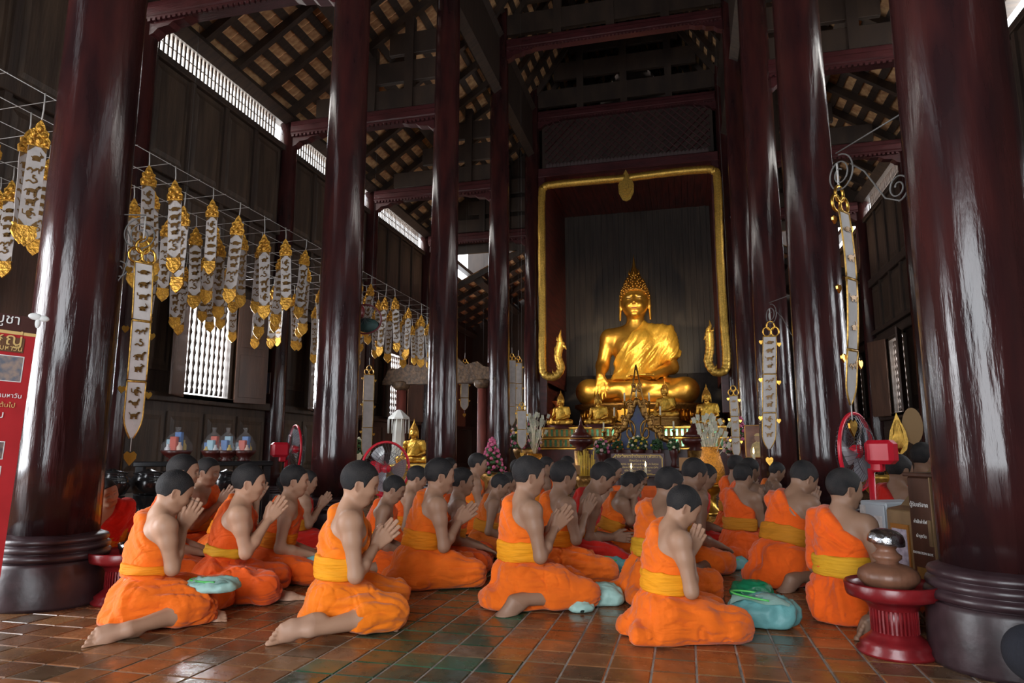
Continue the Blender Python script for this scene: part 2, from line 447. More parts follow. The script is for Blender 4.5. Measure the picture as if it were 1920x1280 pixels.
# ---- front wall with three doorways (behind the viewer) and back wall
mb = MB(); y0, y1 = YFRONT - .25, YFRONT
d0, d1 = XC - DOOR_W/2, XC + DOOR_W/2
for a, b, z in ((XWL - .22, d0, 0), (d1, XWR + .22, 0)): mb.box((a, y0, z), (b, y1, 16))
mb.box((d0, y0, DOOR_H), (d1, y1, 16))
struct(mb.build('wall_front', M_TEAKP))
mb = MB().box((XWL - .22, YBACK + 1.15, -.2), (XWR + .22, YBACK + 1.4, 16)); struct(mb.build('wall_back', M_TEAK))

# ---- roof: rafters, battens and clay tiles of the two aisles and the nave
ceil = struct(box_obj('ceiling', (XC - 4.2, YFRONT - .3, 16.0), (XC + 4.2, YBACK + 1.4, 16.1), M_TEAK))
def slope_roof(xa, za, xb, zb, ya, yb, tile_vis, raft=.86, gap=.35, seed=0):
    """plane from (xa,za) up to (xb,zb); builds rafters along the slope, battens along y, tiles above"""
    L = math.hypot(xb - xa, zb - za); ang = math.atan2(zb - za, xb - xa)
    M = Matrix.Translation((xa, 0, za)) @ Matrix.Rotation(-ang, 4, 'Y')
    flip = xb < xa
    up = -1 if flip else 1
    nr = int((yb - ya)/raft)
    rm = MB().box((0, -.055, -.15*up if up > 0 else 0), (L, .055, 0 if up > 0 else .15)).mesh('rafter'); rm.materials.append(M_TEAK)
    for k in range(nr + 1):
        o = obj('rafter', rm, None, ceil); o.matrix_local = M @ Matrix.Translation((0, ya + k*(yb - ya)/nr, 0))
    nb = int(L/gap)
    bmh = MB().box((-.075, ya, 0 if up > 0 else -.04), (.075, yb, .04 if up > 0 else 0)).mesh('batten'); bmh.materials.append(M_TEAK)
    for k in range(nb + 1):
        o = obj('batten', bmh, None, ceil); o.matrix_local = M @ Matrix.Translation((k*gap, 0, 0))
    # purlins
    for f in (.02, .5, .98):
        pm = MB().box((-.11, ya, -.34 if up > 0 else .13), (.11, yb, -.13 if up > 0 else .34)).mesh('purlin'); pm.materials.append(M_TEAK)
        o = obj('purlin', pm, None, ceil); o.matrix_local = M @ Matrix.Translation((L*f, 0, 0))
    # clay tiles laid on the battens
    tw, q = .2, random.Random(seed)
    tm = []
    for v in range(3):
        h = .045*up
        t = MB().box((0, -.097, min(h, h + .016*up)), (gap + .03, .097, max(h, h + .016*up)))
        t.v = [(x, y, z + (.012*up if x < .1 else 0)) for x, y, z in t.v]
        me = t.mesh('roof_tile'); me.materials.append(M_ROOFTILE); tm.append(me)
    rest = MB()
    for k in range(nb + 1):
        for j in range(int((yb - ya)/tw)):
            y = ya + tw*(j + .5)
            if tile_vis(k, y):
                o = obj('roof_tile', q.choice(tm), None, ceil); o.matrix_local = M @ Matrix.Translation((k*gap - .06, y, q.random()*.006*up))
            else:
                z = .045*up + q.random()*.006*up
                rest.box((k*gap - .06, y - .0985, min(z, z + .016*up)), (k*gap + gap - .03, y + .0985, max(z, z + .016*up)), 0, M)
    r = rest.build('roof_tiles', M_ROOFTILE, ceil); r['kind'] = 'stuff'
ZW, ZE, ZN, ZR = 7.78, 10.15, 11.4, 15.9
slope_roof(XWL - .1, ZW + .02, XL - .1, ZE, YFRONT, ROW[6] + .2, lambda k, y: 1 <= k <= 11 and 7.4 < y < 12.6, seed=1)
slope_roof(XWR + .1, ZW + .02, XR + .1, ZE, YFRONT, ROW[6] + .2, lambda k, y: False, seed=2)
slope_roof(XL - .25, ZN, XC, ZR, YFRONT, YBACK + 1.2, lambda k, y: False, seed=3)
slope_roof(XR + .25, ZN, XC, ZR, YFRONT, YBACK + 1.2, lambda k, y: False, seed=4)
# rear bay of the aisles steps down
slope_roof(XWL - .1, 5.5, XL - .1, 7.2, ROW[6] + .2, YBACK + 1.2, lambda k, y: False, seed=5)
slope_roof(XWR + .1, 5.5, XR + .1, 7.2, ROW[6] + .2, YBACK + 1.2, lambda k, y: False, seed=6)
struct(MB().box((XWL - .2, ROW[6] + .14, 7.0), (XL, ROW[6] + .22, 11.0)).build('wall_left_gable', M_TEAK))
struct(MB().box((XR, ROW[6] + .14, 7.0), (XWR + .2, ROW[6] + .22, 11.0)).build('wall_right_gable', M_TEAK))
for nm, X in (('wall_left_upper', XL), ('wall_right_upper', XR)):
    struct(box_obj(nm, (X - .06, YFRONT, ZE - 1.6 if False else ZE - .25), (X + .06, YBACK + 1.2, ZN + .15), M_TEAK))

# ---- tie beams and boarded trusses
def beam_mesh(L, carve=True):
    mb = MB().box((0, -.13, 0), (L, .13, .30), .02).box((.02, -.155, .05), (L - .02, .155, .20), .02)
    if carve:
        for s in (0, 1):                      # carved brackets at both ends
            pts = [(0, 0), (.75, 0), (.62, -.05), (.45, -.06), (.38, -.11), (.2, -.13), (.12, -.2), (0, -.24)]
            if s: pts = [(L - a, b) for a, b in pts][::-1]
            mb.prism(pts, -.09, .09, Matrix(((1, 0, 0, 0), (0, 0, 1, 0), (0, 1, 0, 0), (0, 0, 0, 1))))
        n = int(L/.09)
        for k in range(n):
            mb.box((.05 + k*(L - .1)/n, -.14, -.035), (.05 + (k + .55)*(L - .1)/n, -.10, .01))
    return mb.mesh('tie_beam')
BE_A = beam_mesh(XL - XWL - .3); BE_A.materials.append(M_BEAM)
BE_N = beam_mesh(XR - XL - .4); BE_N.materials.append(M_BEAM)
ntrim = 0; BW = {3: 'nearest', 4: 'second', 5: 'third', 6: 'far'}
for k in range(2, 7):
    for side, x in (('left', XWL + .15), ('right', XR + .15)):
        ntrim += 1; t = struct(empty(f'trim_{ntrim}', (x, ROW[k], 0)))
        obj('tie_beam', BE_A, None, t, (0, 0, 7.28))
        Lb = XL - XWL - .3
        for q, (z0, z1) in enumerate(((7.62, 8.02), (8.16, 8.60), (8.74, 9.2), (9.34, 9.8))):
            f0 = max(0, (z1 - ZW + .15)/(ZE - ZW))
            a, b = (Lb*f0, Lb) if side == 'left' else (0, Lb*(1 - f0))
            if b - a > .3: box_obj('board', (a, -.05, z0), (b, .05, z1), M_TEAK, t, .01)
        for f in (.55, .8):
            xx = Lb*f if side == 'left' else Lb*(1 - f)
            box_obj('strut', (xx - .09, -.08, 7.6), (xx + .09, .08, ZW + (ZE - ZW)*f - .15), M_TEAK, t)
    if k >= 4:
        ntrim += 1; t = struct(empty(f'trim_{ntrim}', (XL + .2, ROW[k], 0)))
        obj('tie_beam', BE_N, None, t, (0, 0, 10.95))
        Ln = XR - XL - .4
        box_obj('board', (0, -.06, 11.4), (Ln, .06, 11.95), M_TEAK, t); box_obj('board', (.5, -.06, 12.25), (Ln - .5, .06, 12.8), M_TEAK, t)
        box_obj('board', (1.0, -.06, 13.1), (Ln - 1.0, .06, 13.6), M_TEAK, t)
        for f in (.25, .5, .75): box_obj('strut', (Ln*f - .1, -.09, 11.2), (Ln*f + .1, .09, ZN + (ZR - ZN)*(1 - abs(2*f - 1)) - .3), M_TEAK, t)

# red boarded side chapel screens beside the altar (fill the rear aisle bays)
for nm, x0, x1 in (('wall_left_rear', XL - .1, XL + .12), ('wall_right_rear', XR - .12, XR + .1)):
    struct(box_obj(nm, (x0, ROW[6] + .3, 0), (x1, YBACK + 1.2, 10.4), M_REDPANEL))
for px in (1040,):
    p = on_y(px, 700, 22.6)
    for xx, sd in ((p.x, 'left'), (2*XC - p.x, 'right')):
        column(xx, 22.55, sd, 'inside the altar alcove', True)
# ---- altar alcove: planked back wall, ceiling, carved header
alc = struct(empty('wall_alcove', (0, 0, 0)))
npl = 26
for k in range(npl):
    x0 = XL + .25 + k*(XR - XL - .5)/npl; w = (XR - XL - .5)/npl
    d = rng.random()*.02
    box_obj('plank', (x0 + .003, YBACK - .06 - d, 3.5), (x0 + w - .003, YBACK, 9.4), M_ALCOVE, alc)
    box_obj('ceiling_plank', (x0 + .003, ROW[6] + .15, 9.22 + d*.5), (x0 + w - .003, YBACK, 9.30), M_REDPANEL, alc)
for k in range(5):
    box_obj('grey_panel', (XL + .25 + k*1.03, YBACK - .14, 1.0), (XL + 1.27 + k*1.03, YBACK - .02, 3.52), M_STONE, alc, .01)
for s, x in ((1, XL + .28), (-1, XR - .28)):
    box_obj('side_board', (min(x, x + s*.05), ROW[6] + .2, 3.0), (max(x, x + s*.05), YBACK, 9.25), M_REDPANEL, alc)
ntrim += 1; hd = struct(empty(f'trim_{ntrim}', (0, 0, 0)))
YH = ROW[6] - .05
box_obj('frame_beam', (XL + .2, YH - .10, 9.12), (XR - .2, YH + .12, 9.40), M_BEAM, hd, .02)
box_obj('frame_post', (XL + .2, YH - .08, 2.0), (XL + .42, YH + .1, 9.2), M_BEAM, hd, .02)
box_obj('frame_post', (XR - .42, YH - .08, 2.0), (XR - .2, YH + .1, 9.2), M_BEAM, hd, .02)
mb = MB()
for k in range(44):                                     # small cusped cresting
    x = XL + .45 + k*(XR - XL - .9)/44
    mb.prism([(x, 9.40), (x + .10, 9.40), (x + .10, 9.47), (x + .05, 9.54), (x, 9.47)], -.03, .0, Matrix(((1, 0, 0, 0), (0, 0, 1, YH - .06), (0, 1, 0, 0), (0, 0, 0, 1))))
mb.build('cresting', mat('cresting_grey', (.09, .06, .06), .5), hd)
lat = MB(); W = XR - XL - .8
for s in (1, -1):
    for k in range(-8, 34):
        c = XL + .4 + k*.22
        pts = []
        for z in (9.5, 10.9):
            pts.append((c + s*(z - 9.5) if s > 0 else c + 1.4 - (z - 9.5), z))
        (xa, za), (xb, zb) = pts
        lo, hi = XL + .4, XR - .4
        if max(xa, xb) < lo or min(xa, xb) > hi: continue
        def cl(x):
            x2 = min(max(x, lo), hi); f = (x2 - xa)/(xb - xa); return (x2, YH + .02*s, za + (zb - za)*f)
        lat.tube([cl(xa), cl(xb)], .018, 4, smooth=False)
lat.build('lattice', M_BEAM, hd)
box_obj('lattice_back', (XL + .3, YH + .1, 9.4), (XR - .3, YH + .14, 10.95), M_TEAK, hd)
# ================================================================== SIGNED-DISTANCE SCULPTING (bodies, robes, statues)
F32 = np.float32
def smin(a, b, k):
    if k <= 0: return np.minimum(a, b)
    h = np.maximum(k - np.abs(a - b), 0)/k
    return np.minimum(a, b) - h*h*k*F32(.25)
def smax(a, b, k): return -smin(-a, -b, k)
def cap(a, b, ra, rb=None, k=.02): return ('c', np.array(a, F32), np.array(b, F32), ra, ra if rb is None else rb, k)
def ell(c, r, k=.02, R=None): return ('e', np.array(c, F32), np.array(r, F32), None if R is None else np.array(R, F32), k)
def sub(c, r, k=.02, R=None): return ('s', np.array(c, F32), np.array(r, F32), None if R is None else np.array(R, F32), k)
def prim_d(p, P):
    if p[0] == 'c':
        _, a, b, ra, rb, k = p
        ba = b - a; pa = P - a
        h = np.clip((pa @ ba)/max(float(ba @ ba), 1e-9), 0, 1)
        q = pa - h[:, None]*ba
        return np.sqrt(np.einsum('ij,ij->i', q, q)) - (ra + (rb - ra)*h)
    _, c, r, R, k = p
    q = P - c
    if R is not None: q = q @ R                 # columns of R = local axes
    q1 = q/r; q2 = q1/r
    k0 = np.sqrt(np.einsum('ij,ij->i', q1, q1)); k1 = np.sqrt(np.einsum('ij,ij->i', q2, q2)) + 1e-9
    return k0*(k0 - 1)/k1
class Grp:
    def __init__(s, prims, k=.02, cull=True):
        s.p = prims; s.k = k; s.cull = cull
        lo = np.full(3, 1e9); hi = -lo
        for p in prims:
            if p[0] == 's': continue
            if p[0] == 'c': pts = [(p[1], p[3]), (p[2], p[4])]
            else: pts = [(p[1], float(p[2].max()))]
            for c, r in pts: lo = np.minimum(lo, c - r); hi = np.maximum(hi, c + r)
        s.lo, s.hi = lo, hi; s.c = ((lo + hi)/2).astype(F32); s.R = float(np.linalg.norm(hi - lo)/2)
    def raw(s, P):
        d = None
        for p in s.p:
            dd = prim_d(p, P).astype(F32)
            if d is None: d = dd
            elif p[0] == 's': d = smax(d, -dd, p[-1])
            else: d = smin(d, dd, p[-1])
        return d
    def __call__(s, P):
        if not s.cull: return s.raw(P)
        q = P - s.c; dist = np.sqrt(np.einsum('ij,ij->i', q, q)) - s.R
        out = dist + F32(.05); m = dist < .07
        if m.any(): out[m] = s.raw(P[m])
        return out
def surface(f, lo, hi, h, proj=2, m=6):
    """mesh of f=0 (sparse evaluation + surface nets + Newton projection)"""
    lo = np.array(lo, F32); H = h*m
    n = np.ceil((np.array(hi, F32) - lo)/H).astype(int)
    ax = [lo[i] + (np.arange(n[i], dtype=F32) + F32(.5))*F32(H) for i in range(3)]
    G = np.stack(np.meshgrid(*ax, indexing='ij'), -1).reshape(-1, 3)
    C = f(G).reshape(n); act = np.abs(C) < H*1.15
    S = tuple(n*m + 1)
    def up(a):
        for i in range(3): a = np.repeat(a, m, axis=i)
        return np.pad(a, [(0, 1)]*3, mode='edge')
    mask = up(act)
    mk = mask.copy()
    for i in range(3):
        sl = [slice(None)]*3; sr = [slice(None)]*3; sl[i] = slice(1, None); sr[i] = slice(None, -1)
        mk[tuple(sl)] |= mk[tuple(sr)]
    F = np.where(up(C) > 0, F32(1), F32(-1)); idx = np.argwhere(mk)
    P = (lo + idx.astype(F32)*F32(h)).astype(F32)
    F[mk] = f(P)
    ins = F < 0
    cs = [ins[a:S[0]-1+a, b:S[1]-1+b, c:S[2]-1+c] for a in (0, 1) for b in (0, 1) for c in (0, 1)]
    tot = sum(c.astype(np.int8) for c in cs); actc = (tot > 0) & (tot < 8)
    ci = np.argwhere(actc); N = len(ci)
    num = np.full(actc.shape, -1, np.int32); num[actc] = np.arange(N)
    acc = np.zeros((N, 3), F32); cnt = np.zeros(N, F32)
    cor = [(a, b, c) for a in (0, 1) for b in (0, 1) for c in (0, 1)]
    val = {c: F[ci[:, 0]+c[0], ci[:, 1]+c[1], ci[:, 2]+c[2]] for c in cor}
    for a in cor:
        for i in range(3):
            if a[i]: continue
            b = list(a); b[i] = 1; b = tuple(b)
            va, vb = val[a], val[b]; x = (va < 0) != (vb < 0)
            t = np.where(x, va/np.where(x, va - vb, 1), 0).astype(F32)
            p = np.tile(np.array(a, F32), (N, 1)); p[:, i] = t
            acc += p*x[:, None]; cnt += x
    V = lo + (ci + acc/cnt[:, None]).astype(F32)*F32(h)
    quads = []
    for i in range(3):
        j, k = (i+1) % 3, (i+2) % 3
        sl = [slice(None)]*3; sr = [slice(None)]*3; sl[i] = slice(None, -1); sr[i] = slice(1, None)
        A, B = ins[tuple(sl)], ins[tuple(sr)]
        e = np.argwhere(A != B); e = e[(e[:, j] > 0) & (e[:, k] > 0) & (e[:, j] < S[j]-1) & (e[:, k] < S[k]-1)]
        def cell(dj, dk):
            q = e.copy(); q[:, j] += dj; q[:, k] += dk; return num[q[:, 0], q[:, 1], q[:, 2]]
        q = np.stack([cell(-1, -1), cell(0, -1), cell(0, 0), cell(-1, 0)], 1)
        fl = ~A[e[:, 0], e[:, 1], e[:, 2]]
        q[fl] = q[fl][:, ::-1]; quads.append(q)
    Q = np.concatenate(quads); Q = Q[(Q >= 0).all(1)]
    E = F32(h*.25); T = np.array([[1, -1, -1], [-1, -1, 1], [-1, 1, -1], [1, 1, 1]], F32)
    Nn = None
    for it in range(proj + 1):
        ds = [f((V + t*E).astype(F32)) for t in T]
        g = sum(d[:, None]*t for d, t in zip(ds, T)); g /= (np.linalg.norm(g, axis=1)[:, None] + 1e-9); Nn = g
        if it == proj: break
        d = sum(ds)/4
        V = (V - np.clip(d, -h*.5, h*.5)[:, None]*g*F32(.8)).astype(F32)
    return V, Q, Nn
def to_mesh(name, V, Q, mat_=None, colors=None, smooth=True):
    me = bpy.data.meshes.new(name)
    me.vertices.add(len(V)); me.vertices.foreach_set('co', np.asarray(V, F32).ravel())
    me.loops.add(len(Q)*4); me.loops.foreach_set('vertex_index', np.asarray(Q, np.int32).ravel())
    me.polygons.add(len(Q)); me.polygons.foreach_set('loop_start', np.arange(len(Q), dtype=np.int32)*4)
    me.update(calc_edges=True); me.validate()
    me.polygons.foreach_set('use_smooth', np.full(len(me.polygons), smooth))
    if colors is not None:
        ca = me.color_attributes.new('colour', 'FLOAT_COLOR', 'POINT')
        ca.data.foreach_set('color', np.concatenate([colors, np.ones((len(colors), 1))], 1).astype(F32).ravel())
    if mat_: me.materials.append(mat_)
    return me
def vnoise(P, seed=0):
    """smooth value noise in 0..1"""
    i = np.floor(P).astype(np.int64); f = P - i; f = f*f*(3 - 2*f)
    def hsh(a, b, c):
        n = (a*374761393 + b*668265263 + c*2147483647 + seed*974711) & 0xffffffff
        n = ((n ^ (n >> 13))*1274126177) & 0xffffffff
        return ((n ^ (n >> 16)) & 0xffff)/65535.0
    r = 0
    for a in (0, 1):
        for b in (0, 1):
            for c in (0, 1):
                w = (f[:, 0] if a else 1-f[:, 0])*(f[:, 1] if b else 1-f[:, 1])*(f[:, 2] if c else 1-f[:, 2])
                r = r + w*hsh(i[:, 0]+a, i[:, 1]+b, i[:, 2]+c)
    return r
def ridge(n): return 1 - np.abs(2*n - 1)**.8
def unit(v): v = np.array(v, float); return v/np.linalg.norm(v)
def frame_x(d, up=(0, 0, 1)):
    """3x3 with columns: forward d, left, up"""
    d = unit(d); l = unit(np.cross(up, d)); u = np.cross(d, l); return np.stack([d, l, u], 1)
def rotm(axis, deg):
    return np.array(Matrix.Rotation(math.radians(deg), 3, axis))
# ================================================================== THE KNEELING NOVICES
def skin_mat():
    m, t, b = new_mat('skin'); setp(b, rough=.52, spec=.35)
    a = t.nodes.new('ShaderNodeAttribute'); a.attribute_name = 'colour'
    oi = t.nodes.new('ShaderNodeObjectInfo')
    mx = nd(t, 'ShaderNodeMix', _data_type='RGBA', _blend_type='MULTIPLY'); mx.inputs[0].default_value = 1
    t.links.new(a.outputs['Color'], mx.inputs[6]); t.links.new(oi.outputs['Color'], mx.inputs[7])
    t.links.new(mx.outputs[2], b.inputs['Base Color'])
    tc = t.nodes.new('ShaderNodeTexCoord'); n = nd(t, 'ShaderNodeTexNoise', Scale=70.0, Detail=3.0); t.links.new(tc.outputs['Object'], n.inputs['Vector'])
    bn = nd(t, 'ShaderNodeBump', Strength=.3, Distance=.002); t.links.new(n.outputs[0], bn.inputs['Height']); t.links.new(bn.outputs[0], b.inputs['Normal'])
    MATS['skin'] = m; return m
M_SKIN = skin_mat()
M_ROBE = mat('robe_cotton', (1, 1, 1), .85, noise=.16, nscale=(7, 7, 7), objcolor=True, bump=.006, bscale=(26, 26, 26), bdetail=5, sheen=.15, spec=.15)
def robe_creases(m):
    t = m.node_tree; b = t.nodes['Principled BSDF']; tc = t.nodes.new('ShaderNodeTexCoord')
    mp = t.nodes.new('ShaderNodeMapping'); mp.inputs['Scale'].default_value = (3.5, 7, 10); mp.inputs['Rotation'].default_value = (.5, .35, .2)
    t.links.new(tc.outputs['Object'], mp.inputs[0])
    n = nd(t, 'ShaderNodeTexNoise', Scale=1.0, Detail=2.0, Roughness=.4, Distortion=.9); t.links.new(mp.outputs[0], n.inputs['Vector'])
    r = ramp(t, [(.38, (1, 1, 1)), (.49, (.15, .15, .15)), (.53, (.3, .3, .3)), (.66, (1, 1, 1))], n.outputs[0])
    bn = nd(t, 'ShaderNodeBump', Strength=.32, Distance=.022); t.links.new(r.outputs[0], bn.inputs['Height'])
    old = b.inputs['Normal'].links[0].from_socket; t.links.new(old, bn.inputs['Normal']); t.links.new(bn.outputs[0], b.inputs['Normal'])
robe_creases(M_ROBE)
M_SASH = mat('sash_cotton', (1, 1, 1), .75, noise=.2, nscale=(6, 6, 60), objcolor=True, bump=.008, bscale=(8, 8, 90), bdetail=3, spec=.2)
M_HAIR = mat('cropped_hair', (.010, .009, .010), .62, noise=.4, nscale=(14, 14, 14), color2=(.026, .022, .021), bump=.005, bscale=(230, 230, 230), bdetail=3, spec=.3)

def finger(base, d, side, L, r, bend):
    """two-segment finger in the plane of d and -side (bend towards palm side)"""
    a = np.array(base); d = unit(d)
    m = a + d*L*.52; d2 = unit(d + np.array(side)*bend); e = m + d2*L*.48
    return [cap(a - d*.02, m, r*1.06, r, .006), cap(m, e, r, r*.82, .004)]
def hand(wrist, d, w, n, spread=.10, curl=.05, s=1.0, thumb=.5):
    """wrist point, finger direction d, w = towards the thumb, n = out of the back of the hand"""
    d, w, n = unit(d), unit(w), unit(n); W = np.array(wrist, float); ps = []
    kn = W + d*.088*s
    offs = [.029, .010, -.010, -.028]; Ls = [.072, .080, .074, .058]; rs = [.0092, .0096, .0092, .0080]
    for o_, L, r in zip(offs, Ls, rs):
        b = kn + w*o_*s - d*abs(o_ - .01)*.25*s
        ps += [cap(W + w*o_*.55*s, b, .0145*s, .0118*s, .014)]
        ps += finger(b, d + w*(o_/.029)*spread, -n, L*s, r*s, curl)
    tb = W + d*.022*s + w*.022*s
    td = unit(d*.75 + w*thumb)
    ps += [cap(tb - d*.01*s, tb + td*.042*s, .0145*s, .0118*s, .012), cap(tb + td*.042*s, tb + unit(td + d*.5)*.078*s, .0112*s, .0088*s, .005)]
    return ps
def foot(ankle, d, up, s=1.0, side=1):
    """ankle, toe direction d, up = top of the foot"""
    A = np.array(ankle, float); d, up = unit(d), unit(up); l = np.cross(up, d)*side; ps = []
    ps += [ell(A + d*.085*s + l*.016*s - up*.042*s, (.026*s,)*3, .03), ell(A + d*.075*s - l*.020*s - up*.044*s, (.023*s,)*3, .03)]
    ps += [ell(A - d*.035*s - up*.03*s, (.034*s,)*3, .03), cap(A - up*.012*s, A + d*.10*s - up*.035*s, .032*s, .022*s, .03)]
    ps += [cap(A - d*.02*s - up*.045*s, A + d*.12*s + l*.018*s - up*.046*s, .022*s, .019*s, .03), cap(A - up*.045*s - l*.015*s, A + d*.11*s - l*.022*s - up*.048*s, .02*s, .017*s, .03)]
    for q, (o_, L, r) in enumerate(((.030, .066, .0135), (.009, .060, .0102), (-.008, .054, .0098), (-.023, .047, .0094), (-.037, .038, .0088))):
        b = A + d*(.118 - q*.006)*s + l*o_*s - up*.047*s
        ps.append(cap(b - d*.02*s, b + d*(L - .018)*s, r*s*1.05, r*s, .007))
    return ps

class Fig: pass
def build_pose(lean=10, side=0, hp=12, hy=0, hroll=0, legs='side', arms='wai', hand_at=(.27, .0, .50), hand_ang=52, sit=.165, twist=0, neck=.80, footpose='sole', lk=None):
    """skeleton of a seated novice; +X forward, +Y his left. Returns the sdf groups"""
    F = Fig(); R = rotm('Z', twist) @ rotm('Y', lean) @ rotm('X', side)
    P0 = np.array((0, 0, sit))
    def sp(x, y, z): return P0 + R @ np.array((x, y, z))
    F.R, F.P0, F.sp = R, P0, sp
    tor = [ell(P0 + (0, 0, -.005), (.125, .160, .115), .05), ell(sp(.0, 0, .14), (.092, .128, .15), .08, R), ell(sp(.004, 0, .305), (.104, .150, .150), .08, R),
           ell(sp(-.03, .075, .34), (.06, .07, .10), .05, R), ell(sp(-.03, -.075, .34), (.06, .07, .10), .05, R),
           ell(sp(.055, .065, .32), (.05, .07, .06), .05, R), ell(sp(.055, -.065, .32), (.05, .07, .06), .05, R)]
    SH = {s: sp(.0, s*.165, .405) for s in (1, -1)}
    for s in (1, -1):
        tor += [cap(sp(-.01, s*.03, .46), SH[s] + R @ np.array((-.005, -s*.02, .005)), .044, .050, .05), cap(sp(.03, s*.02, .425), SH[s] + R @ np.array((.02, 0, 0)), .030, .036, .03)]
    # neck and head
    nb = sp(-.012, 0, .45); Rn = rotm('Z', twist*.6) @ rotm('Y', lean*.6 + hp*.45 + 8) @ rotm('X', side*.6)
    hb = nb + Rn @ np.array((.0, 0, .115*neck))
    Rh = rotm('Z', twist*.5 + hy) @ rotm('Y', hp) @ rotm('X', hroll + side*.4)
    HC = hb + Rh @ np.array((.012, 0, .085)); F.HC, F.Rh = HC, Rh
    def hp_(x, y, z): return HC + Rh @ np.array((x, y, z))
    F.neck = [cap(nb - np.array((0, 0, .04)), hb + Rh @ np.array((-.012, 0, .03)), .054, .047, .05)]
    skull = [ell(hp_(-.012, 0, .012), (.101, .078, .098), .03, Rh), ell(hp_(.030, 0, -.045), (.062, .060, .083), .05, Rh), ell(hp_(.016, 0, .0), (.080, .073, .080), .03, Rh)]
    face = [ell(hp_(.052, 0, -.108), (.026, .030, .020), .035, Rh), cap(hp_(.006, .052, -.075), hp_(.048, .020, -.110), .019, .016, .035), cap(hp_(.006, -.052, -.075), hp_(.048, -.020, -.110), .019, .016, .035),
            ell(hp_(.062, .034, -.048), (.026, .024, .022), .03, Rh), ell(hp_(.062, -.034, -.048), (.026, .024, .022), .03, Rh),
            sub(hp_(.098, .032, -.016), (.017, .019, .011), .018, Rh), sub(hp_(.098, -.032, -.016), (.017, .019, .011), .018, Rh),
            ell(hp_(.076, .031, -.018), (.013, .017, .010), .006, Rh), ell(hp_(.076, -.031, -.018), (.013, .017, .010), .006, Rh),
            cap(hp_(.084, 0, -.008), hp_(.104, 0, -.046), .0075, .0105, .012), ell(hp_(.094, .0115, -.050), (.010, .008, .0075), .008, Rh), ell(hp_(.094, -.0115, -.050), (.010, .008, .0075), .008, Rh),
            ell(hp_(.084, 0, -.075), (.016, .024, .010), .012, Rh), ell(hp_(.091, 0, -.0745), (.009, .021, .0052), .003, Rh), ell(hp_(.089, 0, -.0865), (.010, .018, .0058), .003, Rh)]
    for s in (1, -1):
        Re = Rh @ rotm('Z', s*-22) @ rotm('Y', -10)
        face += [ell(hp_(-.012, s*.079, -.032), (.019, .006, .031), .006, Re), sub(hp_(-.008, s*.088, -.028), (.010, .007, .018), .005, Re), ell(hp_(-.004, s*.076, -.034), (.006, .006, .009), .004, Re)]
    F.headp = skull + face; F.skull = skull
    F.SH = SH
    # arms
    F.armp = {}; F.handp = []; F.E = {}; F.W = {}
    def arm(s, E, W):
        S = SH[s]; E = np.array(E); W = np.array(W); F.E[s], F.W[s] = E, W
        out = np.array((0, s*.02, .0)); mid = S + (E - S)*.35
        return [ell(S + (0, s*.008, -.008), (.054, .050, .056), .04), cap(S, mid + out*.3, .051, .047, .04), cap(mid + out*.3, E, .046, .037, .03),
                cap(E, E + (W - E)*.35, .038, .040, .025), cap(E + (W - E)*.35, W, .039, .0245, .02)]
    if arms == 'wai':
        hx, hyy, hz = hand_at; a = math.radians(hand_ang)
        d = np.array((math.cos(a), 0, math.sin(a))); w = np.array((-math.sin(a), 0, math.cos(a)))
        Rz = rotm('Z', twist)
        for s in (1, -1):
            H = P0*0 + np.array((hx, hyy, hz)); H = np.array((*(Rz @ H)[:2], hz))
            yo = Rz @ np.array((0, s, 0.)); dd = Rz @ d; ww = Rz @ w
            wr = H - dd*.085 + yo*.026 + ww*(.004*s)
            sh = SH[s]; E = sh + Rz @ np.array((.035 if s < 0 else .05, s*.045, -.275))
            # keep forearm length plausible
            v = wr - E; L = np.linalg.norm(v)
            if L > .27: E = wr - v/L*.27
            if L < .20: E = wr - v/L*.20
            F.armp[s] = arm(s, E, wr)
            F.handp += hand(wr + yo*-.006, dd + yo*(-.10), ww, yo, .16, .02, 1.08, .55)
    else:
        tgt = {'rest': {1: (.30, .10, .20), -1: (.31, -.13, .20)}, 'floor': {1: (.28, .14, .17), -1: (.18, -.30, .12)}, 'face': None, 'flat': {1: (.36, .012, .235), -1: (.36, -.020, .235)}}[arms]
        Rz = rotm('Z', twist)
        for s in (1, -1):
            wr = Rz @ np.array(tgt[s]); sh = SH[s]
            v = wr - sh; L = np.linalg.norm(v); mid = sh + v*.53
            need = max(.285**2 - (L/2)**2, .0009)**.5
            bdir = unit(Rz @ np.array((-.75, s*.35, -.25))); bdir = unit(bdir - unit(v)*(bdir @ unit(v)))
            E = mid + bdir*need
            F.armp[s] = arm(s, E, wr)
            fd = unit(unit(wr - E)*.6 + Rz @ np.array((.6, -.25*s, -.35)))
            if arms == 'flat': fd = Rz @ np.array((1, 0, -.05)); nn = Rz @ np.array((0, s, .0)); ww = Rz @ np.array((0, 0, 1.))
            else:
                nn = np.array((0, 0, 1.)); nn = unit(nn - fd*(nn @ fd)); ww = np.cross(nn, fd)*(1 if s < 0 else -1)
            F.handp += hand(wr, fd, ww, nn, .12, .22, 1.05, .7)
    # legs
    hip = {s: P0 + np.array((.0, s*.085, -.02)) for s in (1, -1)}
    z1 = .092
